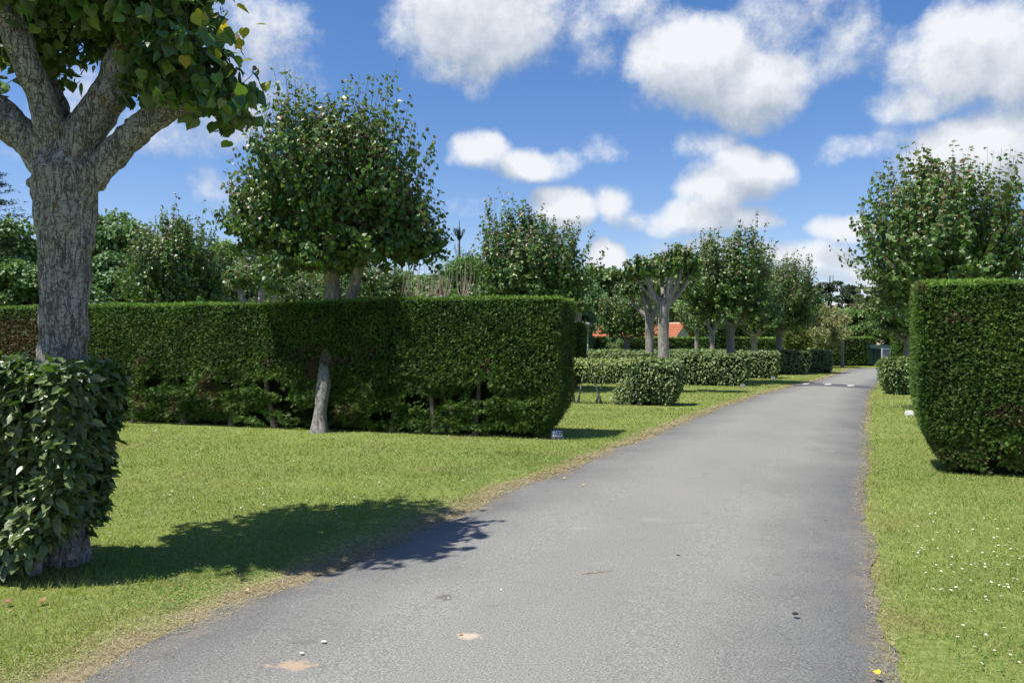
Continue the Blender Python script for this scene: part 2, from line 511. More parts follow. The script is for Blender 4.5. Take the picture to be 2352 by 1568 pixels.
def build_ground():
    xs = np.unique(np.concatenate([np.linspace(-600, -40, 15), np.linspace(-40, -10, 31), np.linspace(-10, 14, 161),
                                   np.linspace(14, 45, 63), np.linspace(45, 600, 15)]))
    ys = np.unique(np.concatenate([np.linspace(-300, -4, 12), np.linspace(-4, 20, 161), np.linspace(20, 60, 81), np.linspace(60, 900, 24)]))
    X, Y = np.meshgrid(xs, ys)
    x = X.ravel(); y = Y.ravel()
    sd, side = road_sd(x, y)
    z = np.where(sd > 0, np.clip(sd, 0, .5) * .05, -0.012) + np.clip((fbm(np.stack([x * .5, y * .5, x * 0], 1), 3) - .5), -1, 1) * .03 * np.clip(sd, 0, 1)
    nx = len(xs); ny = len(ys)
    i = np.arange(nx * ny).reshape(ny, nx)
    F = np.stack([i[:-1, :-1], i[:-1, 1:], i[1:, 1:], i[1:, :-1]], -1).reshape(-1, 4)
    s = Soup(); s.add(np.stack([x, y, z], 1), F, 0, rnd=np.clip(sd, -5, 20), tint=side)
    m, nt, b, out = nmat('lawn soil')
    tc = texco(nt)
    n1 = noise(nt, tc, .7, 4, .6); n2 = noise(nt, tc, 22, 4, .7)
    st = noise(nt, texco(nt, 'Object', (.35, 2.2, 1)), 1.0, 3, .5)
    g = ramp(nt, [(.3, (.09, .13, .03)), (.5, (.16, .21, .05)), (.72, (.27, .30, .10))], n2)
    g = mix(nt, maprange(nt, st, .35, .7, 0, .45), g, (.15, .17, .05))
    g = mix(nt, maprange(nt, n1, .58, .72, 0, .6), g, (.17, .13, .065))
    sd_ = attr(nt, 'rnd')
    wob = fmath(nt, 'MULTIPLY_ADD', noise(nt, tc, 2.5, 5, .65), -.7, .35)
    e = fmath(nt, 'ADD', fmath(nt, 'ADD', sd_, wob), fmath(nt, 'MULTIPLY_ADD', attr(nt, 'tint'), .13, .13))
    dry = maprange(nt, e, .38, .10, 0, 1, True)
    dcol = ramp(nt, [(.3, (.13, .11, .065)), (.55, (.24, .20, .12)), (.75, (.37, .31, .20))], noise(nt, tc, 30, 5, .75))
    c = mix(nt, dry, g, dcol)
    nt.links.new(c, b.inputs['Base Color'])
    b.inputs['Roughness'].default_value = .95; b.inputs['Specular IOR Level'].default_value = .1
    bump(nt, b, noise(nt, tc, 45, 4, .7), .9, .02)
    me = s.mesh('ground', [m], smooth=True)
    o = link('ground', me); tag(o, 'mown lawn ground with dry soil along the lane', kind='structure')


def build_road():
    ys = np.unique(np.concatenate([np.arange(-5, 20, .08), np.arange(20, 60, .3)]))
    nu = 15
    V = []
    for k in range(nu):
        t = k / (nu - 1)
        fl = np.interp(ys, LE[:, 0], LE[:, 1]); fr = np.interp(ys, RE[:, 0], RE[:, 1])
        fl = fl + edge_noise(fl, ys) - .06; fr = fr + edge_noise(fr, ys) * .8 + .06
        x = fl + (fr - fl) * t
        z = .004 + .05 * (1 - (2 * t - 1) ** 2)
        V.append(np.stack([x, ys, np.full_like(ys, z)], 1))
    V = np.stack(V, 1)
    ny = len(ys); i = np.arange(ny * nu).reshape(ny, nu)
    F = np.stack([i[:-1, :-1], i[:-1, 1:], i[1:, 1:], i[1:, :-1]], -1).reshape(-1, 4)
    T = np.tile(np.linspace(0, 1, nu), ny)
    s = Soup(); s.add(V.reshape(-1, 3), F, 0, rnd=T)
    m, nt, b, out = nmat('worn asphalt')
    tc = texco(nt)
    grain = noise(nt, tc, 95, 3, .8)
    vo = nt.nodes.new('ShaderNodeTexVoronoi'); vo.inputs['Scale'].default_value = 130; nt.links.new(tc, vo.inputs['Vector'])
    col = ramp(nt, [(.33, (.086, .085, .079)), (.5, (.182, .180, .165)), (.68, (.315, .311, .288))], grain)
    spk = ramp(nt, [(.0, (.45, .45, .44)), (.22, (1, 1, 1)), (1, (1, 1, 1))], vo.outputs['Distance'])
    big = noise(nt, texco(nt, 'Object', (1, .55, 1)), .75, 5, .6, .3)
    col = mix(nt, 1.0, col, ramp(nt, [(.3, (.90, .905, .915)), (.55, (1.0, 1.0, 1.0)), (.75, (1.07, 1.065, 1.05))], big), 'MULTIPLY')
    # worn wheel tracks lighter, margins darker and bluish, shade put into the colour
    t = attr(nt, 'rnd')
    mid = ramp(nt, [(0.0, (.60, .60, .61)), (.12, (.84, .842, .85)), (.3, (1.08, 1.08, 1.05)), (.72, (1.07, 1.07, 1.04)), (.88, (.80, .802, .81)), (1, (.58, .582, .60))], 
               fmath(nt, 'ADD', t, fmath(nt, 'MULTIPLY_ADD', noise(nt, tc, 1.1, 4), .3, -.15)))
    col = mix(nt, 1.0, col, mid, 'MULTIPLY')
    # pale scratches running across
    sc = noise(nt, texco(nt, 'Object', (1.1, 7, 1)), 2.0, 3, .5)
    col = mix(nt, maprange(nt, sc, .67, .78, 0, .35), col, (.30, .30, .29))
    dk = noise(nt, texco(nt, 'Object', (1.6, 4, 1)), 2.3, 3, .5)
    col = mix(nt, maprange(nt, dk, .64, .76, 0, .35), col, (.07, .07, .075))
    # sandy and oily stains at their real spots
    sp = nt.nodes.new('ShaderNodeSeparateXYZ'); nt.links.new(tc, sp.inputs[0])
    wob = noise(nt, tc, 16, 6, .75)
    for (px, py, rx, ry, c, a) in ((670, 1533, .11, .06, (.36, .27, .175), .85), (1078, 1472, .07, .045, (.45, .37, .27), .85),
                                   (1022, 1380, .05, .06, (.08, .075, .065), .6), (1330, 1219, .09, .03, (.30, .30, .28), .5),
                                   (1500, 1200, .12, .07, (.28, .28, .26), .35), (1905, 1036, .14, .05, (.30, .25, .17), .5),
                                   (700, 1478, .07, .04, (.06, .06, .06), .3), (960, 1274, .05, .03, (.40, .30, .22), .7)):
        Z = EYE * FPX / (py - HOR) * .985; X = DX(px, Z)
        ddx = fmath(nt, 'POWER', fmath(nt, 'DIVIDE', fmath(nt, 'SUBTRACT', sp.outputs[0], X), rx), 2.0)
        ddy = fmath(nt, 'POWER', fmath(nt, 'DIVIDE', fmath(nt, 'SUBTRACT', sp.outputs[1], Z), ry), 2.0)
        r = fmath(nt, 'ADD', fmath(nt, 'ADD', ddx, ddy), fmath(nt, 'MULTIPLY_ADD', wob, 6.0, -3.0))
        col = mix(nt, maprange(nt, r, 1.3, .3, 0, a, True), col, c)
    # dust and clippings near the edges
    e1 = maprange(nt, t, .0, .07, 1, 0); e2 = maprange(nt, t, .95, 1.0, 0, 1)
    ed = fmath(nt, 'MULTIPLY', fmath(nt, 'MAXIMUM', e1, e2), maprange(nt, noise(nt, tc, 5, 6, .75), .45, .62))
    col = mix(nt, fmath(nt, 'MULTIPLY', ed, .75), col, (.24, .19, .12))
    col = mix(nt, 1.0, col, spk, 'MULTIPLY')
    nt.links.new(col, b.inputs['Base Color'])
    b.inputs['Roughness'].default_value = .82; b.inputs['Specular IOR Level'].default_value = .3
    bump(nt, b, grain, .5, .006)
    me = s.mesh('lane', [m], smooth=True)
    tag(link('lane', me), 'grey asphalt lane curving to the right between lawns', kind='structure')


build_ground()
build_road()


# ------------------------------------------------------------------ grass
def build_grass():
    rng = np.random.default_rng(11)
    mg = leaf_mat('grass blades', [(.13, .19, .038), (.235, .285, .07), (.36, .37, .135), (.50, .49, .23)],
                  tintcol=(.34, .27, .13), rough=.6, spec=.25, trans=.35, patch=.3)
    s = Soup()
    D0 = 7200.0
    Z0, Z1 = 2.6, 58.0
    n = int(D0 * 16 * 1.6 * math.log(Z1 / Z0))
    Z = np.exp(rng.uniform(math.log(Z0), math.log(Z1), n))
    X = rng.uniform(-.80, .80, n) * (Z + 1.0)
    sd, side = road_sd(X, Z)
    en = edge_noise(X, Z)
    # grass begins beyond the dry strip on the left, near the asphalt on the right
    p3 = np.stack([X, Z, X * 0], 1)
    strip = np.where(side < 0, np.where(Z < 7.5, .26, .04) + .24 * vnoise(p3 * 1.3, 21), -.04 + .10 * vnoise(p3 * 1.3, 22))
    edge = sd - strip + en * .7
    keep = edge > rng.uniform(-.10, .16, n)
    bare = fbm(p3 * .55, 31) > .64
    keep &= ~(bare & (rng.random(n) < .55))
    X, Z, sd, side, edge = X[keep], Z[keep], sd[keep], side[keep], edge[keep]
    n = len(X)
    p3 = np.stack([X, Z, X * 0], 1)
    gz = np.clip(sd, 0, .5) * .05 + (fbm(np.stack([X * .5, Z * .5, X * 0], 1), 3) - .5) * .03 * np.clip(sd, 0, 1) - .004
    f = np.maximum(1.0, Z / 4.0)
    tuft = vnoise(p3 * 5, 41)
    big = fbm(p3 * .6, 43)
    h = (.013 + .019 * rng.random(n) + .014 * tuft) * (.8 + .5 * big) * np.minimum(1.35, .9 + Z / 60)
    # longer growth round the foot of the left shrub
    dd = np.hypot((X + 3.6) / 1.1, (Z - 5.2) / .55)
    h = h + np.where((dd < 1.15) & (rng.random(n) < .18), .05 * rng.random(n), 0)
    h = np.where(edge < .2, h * 1.15, h)
    wd = .0021 * f * rng.uniform(.7, 1.5, n)
    wd = np.minimum(wd, .022)
    a = rng.uniform(0, 2 * np.pi, n)
    lean = rng.uniform(.2, 1.0, n) * h
    la = rng.uniform(0, 2 * np.pi, n)
    base = np.stack([X, Z, gz], 1)
    wv = np.stack([np.cos(a), np.sin(a), a * 0], 1) * wd[:, None]
    tip = base + np.stack([np.cos(la) * lean, np.sin(la) * lean, h], 1)
    V = np.stack([base - wv, base + wv, tip], 1).reshape(-1, 3)
    F = np.arange(3 * n).reshape(-1, 3)
    stripe = vnoise(np.stack([X * .35, Z * 1.6, X * 0], 1), 51)
    rnd = np.clip(rng.normal(.38, .18, n) + (stripe - .5) * .5 + (big - .5) * .6 - (edge < .45) * (side < 0) * .12, 0, 1)
    dry = np.clip((.16 - edge) / .22, 0, 1) * .7 + (fbm(p3 * .9, 61) > .58) * .38
    dry = np.where(rng.random(n) < dry, rng.uniform(.5, 1, n), np.where(rng.random(n) < .08, .6, 0))
    s.add(V, F, 0, rnd=np.repeat(rnd, 3), tint=np.repeat(dry, 3))
    me = s.mesh('grass', [mg])
    tag(link('grass', me), 'short mown grass blades of the lawns beside the lane', kind='stuff')
    # clippings: dry straw lying along the edges of the lane
    s = Soup()
    ms = leaf_mat('dry straw', [(.18, .14, .07), (.28, .23, .12), (.38, .33, .18), (.52, .46, .29)], rough=.8, spec=.2, trans=.1, patch=.2)
    n = 80000
    Z = np.exp(rng.uniform(math.log(2.8), math.log(45), n))
    left = rng.random(n) < .86
    off = np.where(left, rng.normal(.16, .17, n) * np.where(Z > 8, .6, 1), rng.normal(.03, .07, n))
    xl = np.interp(Z, LE[:, 0], LE[:, 1]); xr = np.interp(Z, RE[:, 0], RE[:, 1])
    X = np.where(left, xl - off * 1.15, xr + off * 1.1)
    p3 = np.stack([X, Z, X * 0], 1)
    keep = vnoise(p3 * 3.2, 71) > rng.random(n) * .75
    keep &= ~((off < -.05) & (vnoise(p3 * 2.5, 72) < .62))
    X, Z, off = X[keep], Z[keep], off[keep]; n = len(X)
    ln = rng.uniform(.008, .034, n) * np.minimum(2.0, np.maximum(1, Z / 7)); w = .0011 * np.maximum(1, Z / 4) * rng.uniform(.6, 1.5, n)
    a = rng.uniform(0, 2 * np.pi, n)
    dv = np.stack([np.cos(a), np.sin(a), rng.uniform(-.12, .3, n)], 1) * ln[:, None]
    wv = np.stack([-np.sin(a), np.cos(a), a * 0], 1) * w[:, None]
    base = np.stack([X, Z, .008 + rng.random(n) * .012 + np.clip(off, 0, .5) * .05], 1)
    V = np.stack([base - wv, base + wv, base + dv + wv * .5, base + dv - wv * .5], 1).reshape(-1, 3)
    s.add(V, np.arange(4 * n).reshape(-1, 4), 0, rnd=np.repeat(rng.random(n), 4))
    tag(link('dry_clippings', s.mesh('dry_clippings', [ms])), 'dry straw coloured clippings lying along the edges of the lane', kind='stuff')
    # broad leaved ground cover (clover) near the left edge
    s = Soup()
    mc = leaf_mat('clover leaves', [(.05, .12, .02), (.07, .16, .03), (.10, .20, .035), (.13, .22, .05)], rough=.5, spec=.3, trans=.3)
    n = 26000
    Z = np.exp(rng.uniform(math.log(2.9), math.log(14), n)); left = rng.random(n) < .7
    xl = np.interp(Z, LE[:, 0], LE[:, 1]); xr = np.interp(Z, RE[:, 0], RE[:, 1])
    off = rng.uniform(.3, 1.3, n) ** 1.2
    X = np.where(left, xl - off * 1.15 - .05, xr + off * 1.6)
    p3 = np.stack([X, Z, X * 0], 1)
    keep = vnoise(p3 * 1.7, 81) > .5 + .2 * rng.random(n)
    X, Z = X[keep], Z[keep]; n = len(X)
    pos = np.stack([X, Z, .03 + .025 * rng.random(n)], 1)
    nn = unit(np.stack([rng.normal(0, .35, n), rng.normal(0, .35, n), np.ones(n)], 1))
    d = rng.normal(0, 1, (n, 3))
    w, d, nn = perp_axes(nn, d)
    s.leaves(BLOB, BLOB_F, pos, w, d, nn, rng.uniform(.008, .018, n) * np.maximum(1, Z / 7), 0, rnd=rng.random(n))
    tag(link('clover', s.mesh('clover', [mc])), 'small leaved clover patches in the grass beside the lane', kind='stuff')


build_grass()


# ------------------------------------------------------------------ hedges
def local_box_points(rng, L, T, H, dens, r, faces):
    """sample (s, t, z) and local normals on a rounded box standing on the ground"""
    P = []; 
    area = {'front': L * H, 'end': T * H, 'top': L * T, 'back': L * H, 'far': T * H}
    for f in faces:
        k = faces[f]
        n = int(area[f] * dens * k)
        a, b = rng.random(n), rng.random(n)
        if f == 'front': p = np.stack([a * L, a * 0, b * H], 1)
        elif f == 'back': p = np.stack([a * L, a * 0 + T, b * H], 1)
        elif f == 'end': p = np.stack([a * 0, a * T, b * H], 1)
        elif f == 'far': p = np.stack([a * 0 + L, a * T, b * H], 1)
        else: p = np.stack([a * L, b * T, a * 0 + H], 1)
        P.append(p)
    p = np.concatenate(P)
    lo = np.array([r, r, -9.0]); hi = np.array([L - r, T - r, H - r])
    c = np.clip(p, lo, hi)
    nn = unit(p - c)
    return c + nn * r, nn


def undercut(p, L, T, uc, zc, uct):
    k = np.clip(1 - p[:, 2] / zc, 0, 1) ** 1.7
    ks = k * np.clip(1 - p[:, 0] / (L * .5), -1, 1)
    fade = np.clip(1 - p[:, 0] / 1.6, 0, 1)
    p[:, 0] += k * uc * fade
    p[:, 1] += uct * k * (1 - 2 * p[:, 1] / T)
    return p


def hedge(name, label, cat, end, u, L, H, T, kind='cypress', dens=900, size=.06, r=.14, uc=.3, zc=.9, uct=.1,
          group=None, loose=0.0, seed=1, ntop=None, stems=(), drymask=None, keepmask=None, nside=1, stemlist=None,
          core_in=.075, zbase=0.03, lump=.07, faces=None, corelow=.3, corekeep=None):
    rng = np.random.default_rng(seed)
    u = np.array(u, float); u /= np.linalg.norm(u)
    nrm = np.array([-u[1], u[0]]);
    if nrm[1] < 0: nrm = -nrm
    root = thing(name, label, cat, (end[0], end[1], 0), 0, group)
    if faces is None: faces = {'front': 1, 'end': 1, 'top': 1, 'back': .25, 'far': .2}
    p, nn = local_box_points(rng, L, T, H, dens, r, faces)
    topz = (vnoise(np.stack([p[:, 0] * .35, p[:, 1] * .3, p[:, 0] * 0], 1), seed + 3) - .5) * .06
    q = p.copy()
    p = p + nn * ((fbm(q * 1.4, seed) - .5) * lump * 2 - .01)[:, None]
    p = undercut(p, L, T, uc, zc, uct)
    p[:, 2] += topz * np.clip(q[:, 2] / H, 0, 1)
    low = np.clip((loose - q[:, 2]) / .5, 0, 1) if loose > 0 else np.zeros(len(q))
    endf = np.clip((q[:, 0] - .2) / 1.2, 0, 1)     # the very end keeps its dense face lower down
    low = low * (.25 + .75 * endf)
    hole = fbm(q * np.array([1.5, 1.5, 3.2]), seed + 7, 3)
    keep = hole < 1.0 - low * .43 + rng.normal(0, .03, len(q))
    keep &= p[:, 2] > zbase + .12 * vnoise(q * np.array([4, 4, .1]), seed + 9)
    if keepmask is not None: keep &= keepmask(q, rng)
    p, nn, q, low = p[keep], nn[keep], q[keep], low[keep]
    n = len(p)
    # push loose parts in and out in tiers
    tier = fbm(q * np.array([2.2, 2.2, 5.0]), seed + 11, 2)
    p = p + nn * ((tier - .6) * .24 * low)[:, None] + nn * (rng.normal(0, .012, n) - .01)[:, None]
    if kind.startswith('elaeagnus'): p = p - nn * (np.abs(rng.normal(0, .05, n)))[:, None] * (size / .08)
    tint = np.zeros(n)
    if drymask is not None: tint = drymask(q, rng)
    rnd = np.clip(rng.normal(.4, .2, n) + (fbm(q * 2.2, seed + 13) - .5) * .5, 0, 1)
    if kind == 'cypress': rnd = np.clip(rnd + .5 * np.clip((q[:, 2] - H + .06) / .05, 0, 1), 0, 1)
    rv = rng.normal(0, 1, (n, 3))
    up = np.array([0, 0, 1.0])
    if kind == 'cypress':
        ln = nn * .50 + rv * .60 + up * .12 - up * (low * .25)[:, None]
        d = unit(ln)
        na = unit(nn * .65 + up * .6 + rng.normal(0, .5, (n, 3)))
        # normal perpendicular to d
        w = unit(np.cross(d, na)); na = np.cross(w, d)
        sz = size * rng.uniform(.65, 1.5, n) * (1 + low * .75)
        tv, tf = SPR, SPR_F
    else:
        na = unit(nn * .55 + up * .5 + rv * .42)
        w, d, na = perp_axes(na, unit(nn * .6 - up * .35 + rng.normal(0, .6, (n, 3))))
        sz = size * rng.uniform(.65, 1.25, n)
        tv, tf = OVAL, OVAL_F

    def tow(a):
        return np.stack([a[:, 0] * u[0] + a[:, 1] * nrm[0], a[:, 0] * u[1] + a[:, 1] * nrm[1], a[:, 2]], 1)
    s = Soup()
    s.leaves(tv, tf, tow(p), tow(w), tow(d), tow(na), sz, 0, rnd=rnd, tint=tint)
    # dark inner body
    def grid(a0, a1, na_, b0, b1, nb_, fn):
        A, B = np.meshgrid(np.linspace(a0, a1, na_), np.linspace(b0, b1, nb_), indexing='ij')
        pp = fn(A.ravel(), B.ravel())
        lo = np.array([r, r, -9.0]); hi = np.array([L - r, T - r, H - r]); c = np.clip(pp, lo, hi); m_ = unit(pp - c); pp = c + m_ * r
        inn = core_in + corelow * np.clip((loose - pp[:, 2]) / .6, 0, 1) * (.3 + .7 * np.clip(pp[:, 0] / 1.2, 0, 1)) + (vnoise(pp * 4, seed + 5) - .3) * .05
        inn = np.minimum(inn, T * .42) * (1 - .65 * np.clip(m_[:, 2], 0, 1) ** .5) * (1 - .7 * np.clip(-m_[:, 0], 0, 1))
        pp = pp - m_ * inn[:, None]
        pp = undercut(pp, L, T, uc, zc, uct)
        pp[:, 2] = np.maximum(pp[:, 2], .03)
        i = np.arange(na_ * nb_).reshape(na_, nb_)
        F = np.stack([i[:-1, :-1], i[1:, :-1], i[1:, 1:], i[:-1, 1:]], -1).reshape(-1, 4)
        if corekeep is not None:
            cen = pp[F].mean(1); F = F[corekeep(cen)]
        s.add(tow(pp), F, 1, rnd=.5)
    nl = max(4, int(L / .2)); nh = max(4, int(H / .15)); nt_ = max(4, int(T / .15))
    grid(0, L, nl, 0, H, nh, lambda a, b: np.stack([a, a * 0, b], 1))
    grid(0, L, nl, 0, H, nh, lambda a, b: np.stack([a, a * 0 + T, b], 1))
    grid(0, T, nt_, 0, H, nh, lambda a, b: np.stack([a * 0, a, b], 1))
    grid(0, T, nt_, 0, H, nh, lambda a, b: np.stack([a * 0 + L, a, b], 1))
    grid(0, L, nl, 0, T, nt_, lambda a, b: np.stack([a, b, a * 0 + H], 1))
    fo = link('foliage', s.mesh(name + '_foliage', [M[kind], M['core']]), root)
    for k, (ss, tt, rr, hh, lean) in enumerate(stemlist or []):
        ps = Soup()
        pts = [(0, 0, -.02), (.0 + lean * .3, 0, hh * .3), (lean * .7, .02, hh * .7), (lean, .05, hh)]
        tube(ps, pts, [rr * 1.5, rr, rr * .85, rr * .6], 8, 0, seed=k + seed)
        loc = u * ss + nrm * tt
        link('stem', ps.mesh('stem', [M['bark_stem'] if kind == 'cypress' else M['bark2']], smooth=True), root, (loc[0], loc[1], 0))
    return root


def tube(s, pts, rad, sides=8, mat=0, seed=0, rough=.0, cap=True, rnd=.5):
    pts = [Vector(p) for p in pts]
    rings = []
    N = len(pts)
    ref = Vector((1, .13, .07)).normalized()
    for i, p in enumerate(pts):
        t = (pts[min(i + 1, N - 1)] - pts[max(i - 1, 0)]).normalized()
        a = ref - t * ref.dot(t)
        if a.length < .2: a = Vector((0, 1, 0)) - t * t.y
        a.normalize(); b = t.cross(a)
        rings.append([p + (a * math.cos(2 * math.pi * k / sides) + b * math.sin(2 * math.pi * k / sides)) * rad[i] for k in range(sides)])
    V = [v for r_ in rings for v in r_]
    F = []
    for i in range(N - 1):
        for k in range(sides):
            k2 = (k + 1) % sides
            F.append((i * sides + k, i * sides + k2, (i + 1) * sides + k2, (i + 1) * sides + k))
    V = np.array([tuple(v) for v in V])
    s.add(V, F, mat, rnd=rnd)
    if cap:
        for base, c, flip in ((0, pts[0], True), ((N - 1) * sides, pts[-1], False)):
            vv = np.vstack([V[base:base + sides], np.array([tuple(c)])])
            ff = [(k, (k + 1) % sides, sides) if not flip else ((k + 1) % sides, k, sides) for k in range(sides)]
            s.add(vv, ff, mat, rnd=rnd)


def spline(pts, n):
    """Catmull-Rom through points with radius as 4th value"""
    P = np.array(pts, float)
    P = np.vstack([2 * P[0] - P[1], P, 2 * P[-1] - P[-2]])
    out = []
    segs = len(P) - 3
    for k in range(n):
        x = k / (n - 1) * segs; i = min(int(x), segs - 1); t = x - i
        a, b, c, d = P[i:i + 4]
        out.append(.5 * ((2 * b) + (c - a) * t + (2 * a - 5 * b + 4 * c - d) * t * t + (3 * b - a - 3 * c + d) * t ** 3))
    return np.array(out)


U = (-.95, .31)


def brownend(q, rng):       # dead brown patch at the far left of the long hedge
    m = np.clip((q[:, 0] - 11.2 + (fbm(q * .9, 77) - .5) * 2.2) / .5, 0, 1) * (q[:, 2] < 2.3 - .2 * rng.random(len(q)))
    sp = (fbm(q * 2.3, 78) > .70) * .7 * (q[:, 2] < 1.6)
    m = np.maximum(m * .9, sp) * (rng.random(len(q)) < .8)
    return m


def spots(q, rng):
    return (fbm(q * 2.6, 79) > .72) * .8 * (rng.random(len(q)) < .6) + (q[:, 2] < .45) * (rng.random(len(q)) < .3) * .6


rs = random.Random(3)
hedge('cypress_hedge', 'long tall clipped conifer hedge left of the lane, its left end dead and brown', 'hedge',
      (.78, 12.75), U, 24, 2.42, 1.15, dens=2900, size=.046, loose=1.35, seed=2, drymask=brownend, uc=.42, zc=.95, r=.06, uct=.12, corelow=.24, zbase=.06, lump=.05,
      stemlist=[(1.55, .14, .045, 1.1, .1), (2.3, .14, .045, 1.1, -.1), (3.15, .14, .045, 1.2, .15), (5.6, .15, .05, 1.2, -.25), (6.6, .15, .05, 1.2, .1),
                (7.7, .14, .05, 1.2, -.2), (9.0, .16, .05, 1.2, .1), (10.2, .34, .05, 1.1, .0)])
hedge('cypress_hedge', 'tall clipped conifer hedge on the right with the rounded foot, nearest to the viewer', 'hedge',
      (5.0, 9.5), (.91, -.41), 4.2, 2.37, 1.0, dens=4600, size=.038, loose=.75, seed=5, drymask=spots, uc=.38, zc=.95, r=.06, uct=.16, corelow=.15, lump=.05,
      stemlist=[(1.0, .45, .06, .5, .0), (1.9, .45, .06, .5, .0)])
hedge('cypress_hedge', 'dark rounded end of a second tall conifer hedge, behind the long one', 'hedge',
      (2.45, 27.6), U, 14, 2.42, 1.3, dens=420, size=.10, loose=.5, seed=7, r=.25, uc=.4)


def bareA(q, rng):
    s_ = q[:, 0]
    bush = s_ < 1.55 + .25 * np.sin(q[:, 2] * 5)
    zlow = .74 + .22 * vnoise(q * 2.2, 91)
    thin = (q[:, 2] > zlow) & (rng.random(len(q)) < .36) & (vnoise(q * 3.1, 92) > .30)
    return bush | thin


def yellowA(q, rng):
    m = ((q[:, 0] > 1.2) & (q[:, 0] < 3.6)) * (fbm(q * 1.7, 93) > .53) * (rng.random(len(q)) < .8) * rng.uniform(.4, 1, len(q))
    t = (q[:, 0] > 1.9) * (q[:, 2] > 1.1) * (rng.random(len(q)) < .35) * .45
    return np.maximum(m, t)


hedge('shrub_hedge', 'low hedge with yellow leaves and bare crooked stems showing on its left half', 'hedge',
      (4.3, 19.8), U, 8, 1.24, .95, 'elaeagnus', dens=900, size=.10, seed=9, keepmask=bareA, drymask=yellowA, r=.2, uc=.25, zc=.6,
      corekeep=lambda c: (c[:, 0] < 1.3), core_in=.16,
      stemlist=[(2.1, .4, .03, .8, -.25), (2.3, .55, .025, .9, .3), (2.75, .35, .025, .8, .15), (2.9, .5, .035, .95, -.05), (3.25, .4, .04, .95, .02),
                (3.8, .4, .03, .8, .35), (3.9, .5, .03, .9, -.3), (4.4, .4, .03, .8, .2)])
hedge('shrub_hedge', 'low clipped broadleaf hedge beneath the thick forked pollard, second row from the front', 'hedge',
      (9.15, 29.6), U, 13, 1.30, 1.0, 'elaeagnus', dens=520, size=.12, seed=10, r=.2, uc=.25, zc=.6, core_in=.14)
hedge('shrub_hedge', 'low clipped broadleaf hedge, third row, its end near a small grey stone', 'hedge',
      (12.7, 36.5), U, 15, 1.32, 1.1, 'elaeagnus', dens=400, size=.13, seed=12, r=.2, uc=.2, zc=.6, core_in=.14)
hedge('shrub_hedge', 'low clipped broadleaf hedge, fourth row, before the cube shaped one', 'hedge',
      (16.0, 41.2), U, 15, 1.32, 1.1, 'elaeagnus', dens=340, size=.14, seed=13, r=.25, uc=.3, zc=.6, core_in=.14)
hedge('shrub_hedge', 'last low clipped hedge left of the lane, cube shaped with a dark end', 'hedge',
      (18.35, 44.0), U, 15, 1.33, 1.4, 'elaeagnus', dens=340, size=.14, seed=14, r=.15, uc=.1, zc=.6, core_in=.14)
hedge('shrub_hedge', 'low glossy rounded hedge right of the lane, half hidden behind the near tall hedge', 'hedge',
      (11.85, 24.5), (.97, -.24), 6, 1.26, 1.2, 'elaeagnus', dens=750, size=.11, seed=15, r=.28, uc=.35, zc=.7, core_in=.16)
hedge('cypress_hedge', 'long distant conifer hedge in front of the orange roofed house', 'hedge',
      (23.5, 62.0), (-1, .04), 25, 2.2, 1.4, dens=130, size=.17, seed=16, r=.15, uc=.1)
hedge('cypress_hedge', 'distant square conifer hedge behind the bend, beside the dark green bin', 'hedge',
      (27.9, 58.8), (-1, .03), 4.6, 2.2, 1.6, dens=260, size=.13, seed=17, r=.12, uc=.15)
hedge('cypress_hedge', 'distant conifer hedge set back under the yellowish tamarisk bush', 'hedge',
      (23.1, 60.2), (-1, .05), 4.0, 2.15, 1.2, dens=240, size=.13, seed=18, r=.12, uc=.1)
hedge('cypress_hedge', 'tall narrow conifer hedge end right of the bend, below the lamp post', 'hedge',
      (24.75, 49.5), (1, -.1), 7, 2.42, 1.2, dens=300, size=.12, seed=19, r=.12, uc=.1)
# near left shrub
def bushmask(q, rng):
    return (q[:, 2] > .02 + .16 * vnoise(q * 2.5, 95) + .8 * np.clip(.25 - q[:, 0], 0, 1)) 
hedge('shrub_hedge', 'large leaved dark glossy shrub in the left foreground, around the foot of the big pollard', 'shrub',
      (-2.84, 4.98), (-1, .10), 3.3, 1.47, .74, 'elaeagnus_near', dens=1800, size=.10, seed=20, r=.2, uc=.30, zc=1.1, uct=-.02, core_in=.2,
      keepmask=bushmask, lump=.12, corekeep=lambda c: c[:, 2] > .12 + .9 * np.clip(.55 - c[:, 0], 0, 1), stemlist=[(.5, .3, .04, .7, .03), (.7, .25, .035, .7, .1), (1.5, .4, .04, .7, -.1), (2.2, .4, .04, .7, .1)])


